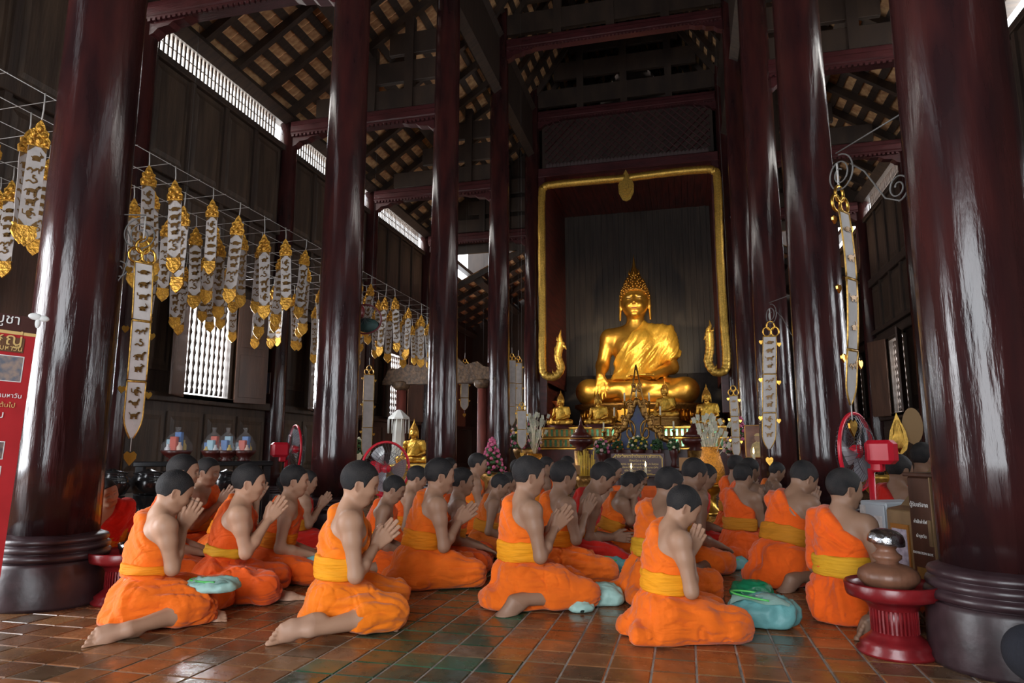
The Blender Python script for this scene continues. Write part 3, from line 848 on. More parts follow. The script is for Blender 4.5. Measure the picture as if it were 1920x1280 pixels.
    if legs == 'side':                      # both legs folded to his right, right shin and foot trailing
        K = {-1: np.array((.265, -.205, z1)), 1: np.array((.34, .19, z1))}
        A = {-1: np.array((-.13, -.335, .062)), 1: np.array((.17, -.07, .055))}
        toe = {-1: ((-.92, -.26, -.22), (-.12, -.86, -.42)), 1: ((.55, -.8, 0), (-.6, -.2, .8))}
    elif legs == 'tuck':                    # kneeling, toes tucked under, right shin bare
        K = {-1: np.array((.37, -.17, .088)), 1: np.array((.40, .17, .09))}
        A = {-1: np.array((-.10, -.215, .085)), 1: np.array((-.10, .10, .075))}
        toe = {-1: ((-.80, -.1, -.50), (-.45, -.25, .85)), 1: ((-.80, 0, -.5), (-.5, 0, .8))}
    elif legs == 'kneel':                   # sitting back on both heels
        K = {-1: np.array((.36, -.17, z1)), 1: np.array((.38, .18, z1))}
        A = {-1: np.array((-.03, -.12, .055)), 1: np.array((-.03, .11, .055))}
        toe = {-1: ((-1, -.1, 0), (.1, -.3, -.9)), 1: ((-1, .1, 0), (.1, .3, -.9))}
    elif legs == 'swap':                    # folded to his left, sole of the left foot towards his right knee
        K = {-1: np.array((.34, -.24, z1)), 1: np.array((.30, .22, z1))}
        A = {-1: np.array((.20, .06, .055)), 1: np.array((-.12, .33, .055))}
        toe = {-1: ((.35, .9, 0), (-.4, .2, .9)), 1: ((-.95, .25, 0), (.05, .7, .65))}
    elif legs == 'sole':                    # right knee out to the side, sole of the foot shows in front
        K = {-1: np.array((.28, -.27, z1)), 1: np.array((.36, .20, z1))}
        A = {-1: np.array((.33, -.10, .06)), 1: np.array((-.05, .10, .055))}
        toe = {-1: ((.62, -.55, -.1), (-.5, -.3, .8)), 1: ((-1, .1, 0), (.1, .3, -.9))}
    if legs == 'side' and footpose == 'dorsum': toe[-1] = ((-.96, -.22, -.02), (-.16, -.90, .40)); A[-1] = np.array((-.12, -.335, .060))
    if lk is not None: K[1] = np.array((lk[0], lk[1], z1)); A[1] = np.array((lk[0] - .20, lk[1] - .22, .055))
    F.legp = {}; F.footp = []
    for s in (1, -1):
        F.legp[s] = [cap(hip[s], hip[s] + (K[s] - hip[s])*.5, .088, .083, .05), cap(hip[s] + (K[s] - hip[s])*.5, K[s], .083, .062, .04),
                     cap(K[s], K[s] + (A[s] - K[s])*.35, .058, .054, .03), cap(K[s] + (A[s] - K[s])*.35, A[s], .053, .031, .03)]
        F.footp.append(foot(A[s], *toe[s], .86 if legs == 'kneel' or (legs, s) in (('tuck', 1), ('sole', 1), ('swap', -1)) else 1.30, -s))
    F.hip, F.K, F.A = hip, K, A
    F.torp = tor; F.legs = legs
    return F

SKIN = np.array((.40, .225, .145)); SKIN_LT = np.array((.50, .31, .23)); LIP = np.array((.36, .155, .13)); BROW = np.array((.05, .032, .028))
def monk_meshes(key, res=.0075, hres=None, sash_h=.060, **kw):
    F = build_pose(**kw); hres = hres or res*.62
    gT = Grp(F.torp); gN = Grp(F.neck); gH = Grp(F.headp); gA = {s: Grp(F.armp[s]) for s in (1, -1)}
    gHd = Grp(F.handp); gL = {s: Grp(F.legp[s]) for s in (1, -1)}; gF = [Grp(f) for f in F.footp]
    def body(P):
        d = gT(P)
        d = smin(d, gL[1](P), .05); d = smin(d, gL[-1](P), .05)
        d = smin(d, gA[1](P), .035); d = smin(d, gA[-1](P), .035)
        d = smin(d, gN(P), .05); d = smin(d, gH(P), .03); d = smin(d, gHd(P), .008)
        for g in gF: d = smin(d, g(P), .02)
        return np.maximum(d, .002 - P[:, 2])
    gs = [gT, gN, gH, gHd, gA[1], gA[-1], gL[1], gL[-1]] + gF
    lo = np.min([g.lo for g in gs], 0) - .02; hi = np.max([g.hi for g in gs], 0) + .02; lo[2] = -.02
    V, Q, N = surface(body, lo, hi, res)
    # finer mesh round the hands and the face, sharing the same surface
    def patch(c, r):
        nonlocal V, Q, N
        c = np.array(c, F32)
        f = lambda P: np.maximum(body(P), np.sqrt(((P - c)**2).sum(1)) - F32(r))
        v, q, n = surface(f, c - r - .01, c + r + .01, hres)
        keep = (np.linalg.norm(v - c, axis=1) < r - hres*1.3)
        q = q[keep[q].all(1)]
        cut = np.linalg.norm(V - c, axis=1) < r - hres*1.3 - res*.9
        Q = Q[~cut[Q].all(1)]
        Q = np.concatenate([Q, q + len(V)]); V = np.concatenate([V, v]); N = np.concatenate([N, n])
    if hres < res:
        patch(gHd.c, gHd.R*.97); patch(F.HC + F.Rh @ np.array((.01, 0, -.02)), .15)
        if F.legs in ('side', 'tuck', 'sole'): patch(gF[1].c, gF[1].R*.95)
    # colours: lips, brows, lashes, lighter palms and soles
    col = np.tile(SKIN, (len(V), 1))
    q = (V - F.HC) @ F.Rh; x, y, z = q.T; ay = np.abs(y)
    def mixc(c, w): col[:] = col*(1 - w[:, None]) + np.array(c)*w[:, None]
    nearh = (np.linalg.norm(q, axis=1) < .16)
    g = lambda u, s: np.exp(-(u/s)**2)
    mixc(LIP, nearh*(x > .06)*g(z + .0800, .0095)*g(y, .020)*.75)
    mixc(LIP*.45, nearh*(x > .07)*g(z + .0805, .0022)*g(y, .022)*.9)
    bz = .004 - 4.5*np.maximum(ay - .033, 0)**1.5
    mixc(BROW, nearh*(x > .04)*g(z - bz, .0042)*np.clip((ay - .012)/.006, 0, 1)*np.clip((.052 - ay)/.01, 0, 1)*.8)
    lz = -.0225 - 6*(ay - .031)**2
    mixc(BROW*.7, nearh*(x > .05)*g(z - lz, .0030)*np.clip((ay - .014)/.003, 0, 1)*np.clip((.048 - ay)/.004, 0, 1)*.9)
    mixc(SKIN*np.array((.80, .70, .68)), nearh*(ay > .066)*g(x + .01, .018)*g(z + .03, .03)*.6)
    mixc(SKIN*.86, vnoise(V*9, 3)*.35)
    for fg in gF: mixc(SKIN_LT, (np.linalg.norm(V - fg.c, axis=1) < .10)*.35)
    body_me = to_mesh('body', V, Q, M_SKIN, col)
    # ---- hair
    gS = Grp(F.skull)
    hx = np.array((-.12, -.09, -.06, -.035, -.015, .012, .024, .030, .045, .062, .085, .12)); hz = np.array((-.098, -.096, -.092, -.058, -.004, -.004, -.036, -.028, .012, .040, .050, .055))
    def hair(P):
        ql = (P - F.HC.astype(F32)) @ F.Rh.astype(F32)
        lim = np.interp(ql[:, 0], hx, hz) - np.minimum(0, 0)
        d = gS(P) - F32(.0045) + F32(.0)
        return smax(d, (lim - ql[:, 2]).astype(F32)*F32(.75), .006)
    hv, hq, hn = surface(hair, F.HC - .15, F.HC + .15, min(res, .0085))
    hv = hv + hn*((vnoise(hv*160, 5) - .5)*.0006)[:, None]
    hair_me = to_mesh('hair', hv, hq, M_HAIR)
    # ---- lower robe
    pr = [ell(F.P0 + (-.01, 0, -.01), (.146, .178, .140), .05), ell((-.02, 0, .05), (.172, .185, .09), .08), ell((.16, 0, .085), (.20, .17, .075), .09)]
    for s in (1, -1):
        h_, k_, a_ = F.hip[s], F.K[s], F.A[s]
        m_ = h_ + (k_ - h_)*.5
        pr += [cap(h_, m_, .112, .108, .07), cap(m_, k_, .108, .085, .06), ell(k_, (.088, .088, .086), .03)]
        cov = {'side': {1: .8, -1: .30}, 'tuck': {1: .7, -1: .42}, 'kneel': {1: 1.0, -1: .95}, 'swap': {1: .9, -1: 1.}, 'sole': {1: .9, -1: .55}}[F.legs][s]
        e_ = k_ + (a_ - k_)*cov
        pr += [cap(k_, e_, .082, .082 if cov < .6 else .066, .04)]
        if cov > .9: pr += [cap(a_, a_ + np.array((-.14, 0, -.005)), .085, .068, .06)]
    if F.legs == 'tuck': pr.append(ell((-.15, .03, .05), (.10, .14, .07), .08))
    gR = Grp(pr, cull=False)
    zb = F.sp(0, 0, .135)[2]
    nbelt = F.R @ np.array((0, 0, 1.)); pbelt = F.sp(0, 0, .13)
    def low(P):
        d = gR(P)
        d = np.maximum(d, ((P - pbelt.astype(F32)) @ nbelt.astype(F32)))
        return smax(d, F32(.004) - P[:, 2], .012)
    rres = max(res*1.05, .0085)
    lv, lq, ln = surface(low, gR.lo - .03, np.minimum(gR.hi + .03, (9, 9, pbelt[2] + .12)), rres)
    seed = abs(hash(key)) % 97 if not isinstance(key, int) else key
    def folds(V, N, axis, org, fr, along, amp, sd):
        a = unit(axis); r1 = unit(np.cross(a, (.13, .31, .9))); r2 = np.cross(a, r1); q = V - np.array(org)
        w = .35*(vnoise(q*7 + 11, sd + 5) - .5)
        n1 = ridge(vnoise(np.stack([q @ a*along, q @ r1*fr + w*3, q @ r2*fr + w*2], 1) + 31.7, sd))
        n2 = ridge(vnoise(np.stack([q @ a*along*1.7, q @ r1*fr*2.1, q @ r2*fr*2.1], 1) + 7.3, sd + 1))
        return amp*((n1 - .55) + .45*(n2 - .5))
    ky = np.clip((lv[:, 1] + .05)/.1, 0, 1)
    dR = folds(lv, ln, F.K[-1] - F.hip[-1], F.hip[-1], 8, 2.4, .034, seed); dL = folds(lv, ln, F.K[1] - F.hip[1], F.hip[1], 8, 2.4, .034, seed + 9)
    dB = folds(lv, ln, (.15, .25, 1), (0, 0, 0), 9, 1.8, .032, seed + 17)
    kb = np.clip((-.02 - lv[:, 0])/.10, 0, 1)
    dd = (dR*(1 - ky) + dL*ky)*(1 - kb) + dB*kb
    for s in (1, -1):                                   # drawn folds running from the hip round the thigh
        a = unit(F.K[s] - F.hip[s]); r1 = unit(np.cross(a, (0, 0, 1.))); r2 = np.cross(a, r1); q = lv - F.hip[s]
        th = np.arctan2(q @ r2, q @ r1); t_ = q @ a
        ph = 5.0*th + 9*t_ + 4.5*vnoise(lv*4.5 + 3, seed + 51) + seed
        w_ = (ky if s > 0 else 1 - ky)*(1 - .6*kb)*np.clip(vnoise(lv*6 + 17, seed + 52)*2 - .35, 0, 1)
        dd += w_*.017*(np.abs(np.sin(ph))**.7 - .68)
    ph = 22*(lv[:, 1] + .4*lv[:, 0]) + 3.5*vnoise(lv*5, seed + 55)
    dd += kb*.015*(np.abs(np.sin(ph))**.7 - .68)*np.clip(vnoise(lv*5 + 7, seed + 56)*2 - .3, 0, 1)
    # knots of folds round the knees
    for s in (1, -1):
        kd = np.exp(-(np.linalg.norm(lv - (F.K[s] + (0, 0, .03)), axis=1)/.13)**2)
        dd += kd*.020*(ridge(vnoise(lv*15 + 3, seed + 21)) - .5)
    cr = vnoise(np.stack([lv[:, 0]*9, lv[:, 1]*9, lv[:, 2]*6], 1) + 3*vnoise(lv*4, seed + 40)[:, None], seed + 41)
    dd -= .011*np.clip(1 - np.abs(cr - .5)/.045, 0, 1)*np.clip(vnoise(lv*5 + 9, seed + 44)*2.2 - .6, 0, 1)
    dd *= np.clip((lv[:, 2] - .004)/.03, 0, 1)
    lv = lv + ln*dd[:, None]; lv[:, 2] = np.maximum(lv[:, 2], .003)
    low_me = to_mesh('lower_robe', lv, lq, M_ROBE)
    # ---- upper robe: left shoulder covered, right shoulder bare
    up = [ell(F.sp(0, 0, .13), (.112, .148, .16), .06, F.R), ell(F.sp(.0, 0, .29), (.126, .170, .170), .08, F.R),
          cap(F.sp(-.01, .055, .455), F.SH[1], .058, .068, .06), cap(F.SH[1], F.SH[1] + (F.E[1] - F.SH[1])*.9, .070, .062, .05),
          cap(F.sp(.08, .085, .38), F.sp(.085, .02, .12), .045, .05, .05), cap(F.sp(-.07, .06, .42), F.sp(-.075, .04, .1), .045, .05, .06)]
    gU = Grp(up, cull=False)
    pe = F.sp(0, .060, .47); ed = unit(F.sp(0, -.185, .27) - pe); ne = unit(np.cross(ed, F.R @ np.array((1., 0, 0)))); ne = ne if ne[2] > 0 else -ne
    def upr(P):
        d = gU(P); e = ((P - pe.astype(F32)) @ ne.astype(F32))
        d = smax(d, e, .012)
        return smax(d, -((P - F.sp(0, 0, .09).astype(F32)) @ nbelt.astype(F32)), .01)
    uv, uq, un = surface(upr, gU.lo - .02, gU.hi + .02, rres)
    e = (uv - pe) @ ne; ql = (uv - F.P0) @ F.R
    wv = vnoise(uv*6 + 2, seed + 3)
    pl = ridge(vnoise(np.stack([e*17 + wv*1.6, ql[:, 0]*2.2, ql[:, 2]*1.5], 1) + 50, seed + 4)) - .55
    pl2 = ridge(vnoise(np.stack([e*34 + wv*2, ql[:, 0]*4, ql[:, 2]*3], 1) + 50, seed + 6)) - .5
    rim = np.exp(-(e/.020)**2)
    us = (uv - F.sp(0, 0, .155)) @ unit(F.R @ np.array((-.10, 0, 1.)))
    fl = np.abs(np.sin(e*44 + 5*vnoise(uv*5 + 1, seed + 61) + 2*ql[:, 2]))**.7 - .66
    fl *= np.clip(vnoise(uv*6 + 5, seed + 62)*2 - .3, 0, 1)
    dsp = .018*pl + .008*pl2 + .007*rim + .013*fl
    dsp = np.where(np.abs(us) < sash_h + .03, np.minimum(dsp*.25, .004), dsp)
    uv = uv + un*dsp[:, None]
    up_me = to_mesh('upper_robe', uv, uq, M_ROBE)
    # ---- sash
    sa = [ell(F.sp(0, 0, .13), (.140, .178, .20), .06, F.R), ell(F.sp(-.01, 0, .27), (.138, .182, .17), .06, F.R)]
    gS2 = Grp(sa, cull=False); sn = F.R @ np.array((-.10, 0, 1.)); sn = unit(sn); sc = F.sp(0, 0, .155)
    def sash(P):
        u = (P - sc.astype(F32)) @ sn.astype(F32)
        return smax(gS2(P), np.abs(u) - F32(sash_h), .014)
    sv, sq, sn_ = surface(sash, gS2.lo - .02, gS2.hi + .02, rres)
    u = (sv - sc) @ sn
    an = np.arctan2(sv[:, 1] - sc[1], sv[:, 0] - sc[0])
    sv = sv + sn_*(.011*(ridge(vnoise(np.stack([u*42 + .6*np.sin(an*2 + seed), an*1.2, an*0], 1) + 20, seed + 8)) - .5))[:, None]
    sash_me = to_mesh('sash', sv, sq, M_SASH)
    return dict(body=body_me, hair=hair_me, lower_robe=low_me, upper_robe=up_me, sash=sash_me, top=float(hv[:, 2].max()), fig=F)

ORANGES = {'orange': (.84, .148, .010), 'bright': (.86, .190, .008), 'deep': (.77, .098, .009), 'red': (.60, .020, .012), 'brown': (.58, .120, .010), 'flame': (.82, .110, .008)}
SASHES = {'yellow': (.90, .34, .012), 'gold': (.72, .36, .020), 'orange': (.86, .25, .010), 'brown': (.55, .20, .012)}
def monk(meshes, px, r, psi, label, robe='orange', sash='yellow', top_y=None, scale=1.0, skin=1.0, z0=0.0, group='novices at prayer', roll=0):
    """px = image column of the seat, r = ground distance; psi=0 pure right profile, + turned away from the viewer"""
    p = at_r(px, 845, r); az = math.atan2(p.y, p.x)               # bearing of the person
    yaw = az - math.pi/2 + math.radians(psi)                      # facing right across the view
    if top_y is not None:
        hpnt = at_r(px, top_y, r); scale = (hpnt.z - z0)/meshes['top']
    o = empty('person', (p.x, p.y, z0), yaw, label, 'person', group, scale)
    b = obj('body', meshes['body'], None, o); k = skin; b.color = (k, k*.98, k*.96, 1)
    obj('hair', meshes['hair'], None, o)
    for n in ('lower_robe', 'upper_robe'):
        c = obj(n, meshes[n], None, o); c.color = (*ORANGES[robe], 1)
    c = obj('sash', meshes['sash'], None, o); c.color = (*SASHES[sash], 1)
    return o
MK = {}
MK['m1'] = monk_meshes(1, .0075, legs='side', lean=9, hp=24, hand_at=(.235, -.02, .615), hand_ang=58, sash_h=.028, footpose='dorsum', lk=(.47, .13))
MK['m2'] = monk_meshes(2, .0078, legs='sole', lean=14, hp=6, hand_at=(.335, -.02, .575), hand_ang=52, sash_h=.030)
MK['m3'] = monk_meshes(3, .0085, legs='sole', lean=14, hp=4, arms='rest')
MK['m4'] = monk_meshes(4, .0075, legs='side', lean=8, hp=14, hand_at=(.265, -.01, .475), hand_ang=42)
MK['m5'] = monk_meshes(5, .0078, legs='kneel', lean=15, hp=6, hand_at=(.36, -.01, .485), hand_ang=36, sit=.17)
MK['m7'] = monk_meshes(7, .0075, legs='tuck', lean=5, hp=8, hand_at=(.29, -.01, .525), hand_ang=42, sit=.19)
MK['m8'] = monk_meshes(8, .0085, legs='kneel', lean=10, hp=10, hand_at=(.33, -.01, .56), hand_ang=54, sit=.18)
MK['m9'] = monk_meshes(9, .0088, legs='kneel', lean=24, hp=30, arms='flat', sit=.17)
MK['m11'] = monk_meshes(11, .0072, legs='kneel', lean=9, hp=34, hand_at=(.215, -.01, .555), hand_ang=58, sit=.175)
MK['m12'] = monk_meshes(12, .0090, legs='kneel', lean=16, hp=20, hand_at=(.25, -.01, .56), hand_ang=58, sit=.18)
MK['m15'] = monk_meshes(15, .0078, legs='tuck', lean=24, hp=34, hand_at=(.34, -.02, .60), hand_ang=62, sit=.19)
MK['m16'] = monk_meshes(16, .0075, legs='side', lean=6, hp=8, hy=-22, arms='floor', sit=.17)
MK['b1'] = monk_meshes(21, .0120, .0090, legs='kneel', lean=8, hp=8, hand_at=(.30, -.01, .56), hand_ang=50)
MK['b2'] = monk_meshes(22, .0120, .0090, legs='side', lean=16, hp=22, arms='rest')
MK['b3'] = monk_meshes(23, .0120, .0090, legs='kneel', lean=26, hp=30, hand_at=(.36, -.01, .66), hand_ang=62)
MK['b4'] = monk_meshes(24, .0100, .0075, legs='side', lean=26, side=16, hp=10, hroll=16, arms='rest')
# front row, from left to right
monk(MK['m1'], 287, 4.72, 12, 'novice nearest the left column, hands raised to his bowed face, right sole trailing', 'orange', 'orange', 880, skin=1.0)
monk(MK['m2'], 427, 5.25, -2, 'novice with palms joined under his chin and one bare sole showing in front', 'deep', 'gold', 868, skin=1.12)
monk(MK['m3'], 520, 5.85, -2, 'novice with hands resting on his lap in front of the second left column', 'flame', 'orange', 870, skin=1.08)
monk(MK['m4'], 640, 4.30, 2, 'novice in the brightest yellow-orange robe, right shin and foot bare on the tiles', 'bright', 'yellow', 862, skin=1.02)
monk(MK['m5'], 786, 5.38, 12, 'tall novice left of centre with covered knees and palms pointing forward', 'orange', 'orange', 857, skin=.82)
monk(MK['m3'], 838, 6.1, 4, 'novice just behind the tall one left of centre, head raised', 'deep', 'brown', 875, skin=.72)
monk(MK['m7'], 972, 4.66, 17, 'upright kneeling novice at the middle with toes tucked under and a wide yellow sash', 'orange', 'yellow', 853, skin=.76)
monk(MK['m8'], 1030, 5.5, 24, 'novice kneeling right behind the upright one at the middle, palms raised', 'orange', 'orange', 862, skin=.62)
monk(MK['m9'], 1068, 6.2, 10, 'bowing novice in the vivid red robe with hands held flat in front', 'red', 'brown', 865, skin=.62)
monk(MK['m11'], 1232, 3.98, 20, 'nearest novice, head bowed over joined palms, kneeling in the centre right foreground', 'orange', 'yellow', 908, skin=.92)
monk(MK['m12'], 1210, 4.95, 34, 'novice partly hidden behind the nearest bowing one, dark hair', 'orange', 'gold', 874, skin=.62)
monk(MK['m15'], 1447, 5.75, 42, 'novice seen from behind, bent over his joined hands, one bare foot under him', 'flame', 'brown', 862, skin=.66)
monk(MK['m16'], 1560, 4.72, 52, 'novice seen from behind beside the clay water pot, golden sash round the waist', 'flame', 'gold', 876, skin=.66)
monk(MK['b1'], 1378, 7.1, 48, 'novice seen from behind at mid distance in front of the framed portrait', 'deep', 'brown', 868, skin=.6)
# left background
monk(MK['b4'], 214, 7.0, -62, 'young novice leaning out beside the nearest left column, looking towards the viewer', 'red', 'brown', 893, skin=.85)
monk(MK['m3'], 306, 6.2, -8, 'novice mostly hidden behind the leftmost praying one', 'flame', 'orange', 850, skin=1.0)
monk(MK['b1'], 372, 7.2, -28, 'novice in front of the offering baskets with face half turned to the viewer', 'deep', 'brown', 856, skin=.8)
monk(MK['b3'], 418, 6.7, 14, 'novice bent low between the two left praying ones, bare shoulder showing', 'orange', 'orange', 884, skin=.95)
monk(MK['b1'], 562, 7.3, 6, 'novice half hidden by the second left column, only hands and robe showing', 'red', 'brown', 880, skin=.8)
# middle background
monk(MK['b2'], 748, 7.1, 6, 'novice beside the standing fan looking down at the floor', 'deep', 'orange', 872, skin=.82)
monk(MK['b2'], 702, 6.1, -4, 'novice hidden behind the brightest robe, only his back visible', 'flame', 'orange', 890, skin=.7)
monk(MK['b1'], 830, 9.8, 6, 'far novice whose head shows between two heads left of centre', 'deep', 'brown', 857, skin=.7)
monk(MK['b1'], 880, 8.7, 2, 'novice sitting tall in front of the pink lotus bouquet', 'orange', 'orange', 848, skin=.72)
monk(MK['b2'], 906, 6.9, 0, 'smallest boy with a serious profile below the pink lotus bouquet', 'brown', 'brown', 887, skin=.66)
monk(MK['b1'], 940, 7.9, 8, 'novice next to the smallest boy, facing the altar', 'deep', 'orange', 884, skin=.62)
monk(MK['b1'], 958, 9.3, 6, 'far novice to the right of the pink lotus bouquet', 'orange', 'orange', 860, skin=.66)
monk(MK['b1'], 1012, 10.2, 8, 'far novice below the money tree on the left of the altar', 'deep', 'orange', 855, skin=.62)
monk(MK['b2'], 1040, 11.0, 12, 'farthest novice below the yellow incense sticks', 'orange', 'orange', 854, skin=.58)
monk(MK['b2'], 1112, 7.8, 6, 'novice left of the maroon sign with lowered face', 'orange', 'brown', 858, skin=.6)
monk(MK['b3'], 1128, 6.9, 10, 'novice bowing with joined hands lifted to his forehead near the maroon sign', 'orange', 'brown', 884, skin=.58)
monk(MK['b2'], 1166, 8.4, 4, 'novice with lowered face below the maroon sign', 'red', 'brown', 886, skin=.58)
monk(MK['b2'], 1176, 9.4, 4, 'novice just behind the one below the maroon sign', 'deep', 'brown', 881, skin=.6)
# right background
monk(MK['b2'], 1262, 6.1, 34, 'novice behind the two in the centre right, only the dark top of his head visible', 'orange', 'brown', 857, skin=.58)
monk(MK['b2'], 1288, 7.6, 6, 'novice in profile left of the golden vase', 'red', 'brown', 868, skin=.58)
monk(MK['b1'], 1366, 8.9, 34, 'novice right of the golden vase facing the altar', 'flame', 'brown', 852, skin=.6)
monk(MK['b1'], 1390, 7.95, 40, 'novice whose head rises behind the one before the framed portrait', 'deep', 'brown', 857, skin=.56)
monk(MK['b2'], 1428, 9.8, 20, 'dark-haired person low in front of the framed portrait', 'brown', 'brown', 865, skin=.52)
monk(MK['b1'], 1712, 7.9, 40, 'novice on the far right beyond the donation box, head before the golden leaf fan', 'deep', 'brown', 828, skin=.56)
monk(MK['b1'], 1664, 7.1, 40, 'novice behind the red fan stand on the right', 'red', 'brown', 850, skin=.56)
# ================================================================== THE ALTAR
def text_mesh(s, size, extrude=.003):
    cu = bpy.data.curves.new('lettering', 'FONT'); cu.body = s; cu.size = size; cu.extrude = extrude; cu.align_x = 'CENTER'; cu.align_y = 'CENTER'; cu.resolution_u = 2
    o = bpy.data.objects.new('lettering', cu); COL.objects.link(o)
    dg = bpy.context.evaluated_depsgraph_get(); dg.update()
    me = bpy.data.meshes.new_from_object(o.evaluated_get(dg)); bpy.data.objects.remove(o); bpy.data.curves.remove(cu)
    me.name = 'lettering'; return me
def lettering(s, size, mat_, parent, loc, rot, extrude=.003, name='lettering'):
    me = text_mesh(s, size, extrude)
    if mat_.name not in [m.name for m in me.materials if m]: me.materials.clear(); me.materials.append(mat_)
    return obj(name, me, None, parent, loc, rot)
M_STATUE = mat('statue_gold', (.80, .45, .075), .40, .88, noise=.4, nscale=(2.2, 2.2, 2.2), color2=(.52, .26, .045), bump=.012, bscale=(5, 5, 5))
M_CURL = mat('statue_curls', (.62, .33, .07), .42, .9, noise=.3, nscale=(5, 5, 5))
M_LIPS = mat('statue_lips', (.30, .02, .02), .4); M_LID = mat('statue_eyelid', (.85, .62, .25), .4, .4); M_EYE = mat('statue_eye', (.03, .015, .01), .4)
def make_buddha():
    R0 = np.eye(3)
    legs = [cap((-.1, -.45, .42), (.42, -1.42, .36), .42, .34, .2), cap((-.1, .45, .42), (.42, 1.42, .36), .42, .34, .2), ell((.45, -1.45, .36), (.36, .38, .35), .2), ell((.45, 1.45, .36), (.36, .38, .35), .2),
            cap((.50, 1.40, .26), (.72, -.3, .24), .26, .20, .15), cap((.52, -1.40, .34), (.74, .2, .47), .28, .19, .12), cap((.74, .2, .47), (.62, .85, .50), .17, .10, .1), ell((-.1, 0, .35), (.6, .9, .36), .2)]
    torso = [ell((-.05, 0, 1.05), (.44, .62, .85), .3), ell((0, 0, 1.72), (.46, .74, .55), .3), cap((0, -.3, 2.16), (0, -.76, 2.04), .24, .26, .2), cap((0, .3, 2.16), (0, .76, 2.04), .24, .26, .2),
             cap((-.02, 0, 2.15), (.02, 0, 2.75), .30, .26, .15)]
    RA = [ell((0, -.84, 1.99), (.27, .26, .30), .15), cap((0, -.86, 1.98), (.06, -1.06, 1.16), .24, .19, .12), cap((.06, -1.06, 1.16), (.66, -1.06, .82), .20, .12, .1)]
    LA = [ell((0, .84, 1.99), (.27, .26, .30), .15), cap((0, .86, 1.98), (.02, 1.06, 1.08), .24, .19, .12), cap((.02, 1.06, 1.08), (.68, .52, .80), .20, .12, .1)]
    hands = hand((.68, -1.05, .80), (.32, .02, -.95), (.1, 1, .05), (1, 0, .3), .10, .10, 4.3, .55) + hand((.70, .50, .78), (.12, -1, -.02), (.9, .1, .1), (0, 0, -1), .06, .10, 4.2, .5)
    H = np.array((.06, 0, 3.12))
    head = [ell(H, (.40, .42, .52), .1), ell(H + (.06, 0, -.22), (.32, .33, .34), .15), ell(H + (.28, 0, -.45), (.12, .13, .10), .12), ell(H + (.33, .13, -.2), (.12, .14, .12), .1), ell(H + (.33, -.13, -.2), (.12, .14, .12), .1),
            cap(H + (.39, 0, .10), H + (.47, 0, -.12), .030, .050, .05), ell(H + (.43, .055, -.14), (.05, .04, .035), .03), ell(H + (.43, -.055, -.14), (.05, .04, .035), .03),
            ell(H + (.37, 0, -.265), (.07, .135, .035), .03), ell(H + (.36, 0, -.315), (.06, .11, .035), .02),
            cap(H + (.40, .06, .115), H + (.31, .27, .06), .024, .018, .03), cap(H + (.40, -.06, .115), H + (.31, -.27, .06), .024, .018, .03),
            ell(H + (.32, .155, .01), (.075, .095, .055), .03), ell(H + (.32, -.155, .01), (.075, .095, .055), .03)]
    for s in (1, -1):
        head += [cap(H + (-.02, s*.43, .16), H + (0, s*.45, -.16), .055, .050, .03), cap(H + (0, s*.45, -.16), H + (.06, s*.47, -.58), .045, .035, .04)]
    G = [Grp(legs), Grp(torso), Grp(RA), Grp(LA), Grp(hands), Grp(head)]
    def soft(g):
        g.cull = False; return g
    for g in G: soft(g)
    def f(P):
        d = smin(G[0](P), G[1](P), .18); d = smin(d, G[2](P), .10); d = smin(d, G[3](P), .10); d = smin(d, G[4](P), .04); d = smin(d, G[5](P), .08)
        return np.maximum(d, F32(.01) - P[:, 2])
    V, Q, N = surface(f, (-.75, -1.95, -.03), (1.15, 1.95, 3.8), .030)
    o = empty('buddha_statue', (0, 0, 0))
    obj('body', to_mesh('body', V, Q, M_STATUE), None, o)
    # draped gold cloth over the left shoulder
    ro = Grp([ell((-.05, 0, 1.02), (.49, .70, .90), .3), ell((0, 0, 1.72), (.52, .87, .60), .3), cap((0, .25, 2.22), (0, .84, 2.02), .27, .33, .2), cap((0, .87, 2.0), (.06, 1.02, 1.45), .33, .34, .2),
              cap((.34, .2, 1.9), (.40, -.1, .8), .2, .25, .2), ell((.15, 0, .72), (.50, .78, .22), .2)], cull=False)
    pe = np.array((0, .16, 2.42)); ed = unit(np.array((0, -.74, 1.25)) - pe); ne = np.array((0, ed[2], -ed[1])); ne = ne if ne[2] > 0 else -ne
    nb = unit((.0, -.62, -.8)); pb = np.array((.0, 1.0, 1.30))
    def rf(P):
        d = ro(P); d = smax(d, ((P - pe.astype(F32)) @ ne.astype(F32)), .04)
        d = smax(d, F32(.72) - P[:, 2], .04)
        side = np.maximum((F32(1.32) - P[:, 2]) - F32(.25)*(P[:, 1] - 1), (F32(.80) - P[:, 1]))   # hem below the elbow
        return np.where(P[:, 1] > .75, smax(d, F32(1.36) - .35*(F32(1.3) - P[:, 1]) - P[:, 2], .03), d)
    v, q, n = surface(rf, ro.lo - .05, ro.hi + .05, .030)
    e = (v - pe) @ ne; w = vnoise(v*2.2, 4)
    fold = ridge(vnoise(np.stack([e*6.5 + w*1.4, v[:, 0]*1.0, v[:, 2]*.9], 1) + 9, 12)) - .55; f2 = ridge(vnoise(np.stack([e*14 + w*2, v[:, 1]*2.5, v[:, 2]*2.0], 1) + 4, 13)) - .5
    v = v + n*(.075*fold + .035*f2)[:, None]
    obj('gold_robe', to_mesh('gold_robe', v, q, M_GOLDCLOTH), None, o)
    # hair with snail-shell curls, topknot, flame finial
    hd = Grp([ell(H + (-.03, 0, .05), (.45, .455, .56), .1), ell(H + (-.06, 0, .55), (.27, .27, .26), .18)], cull=False)
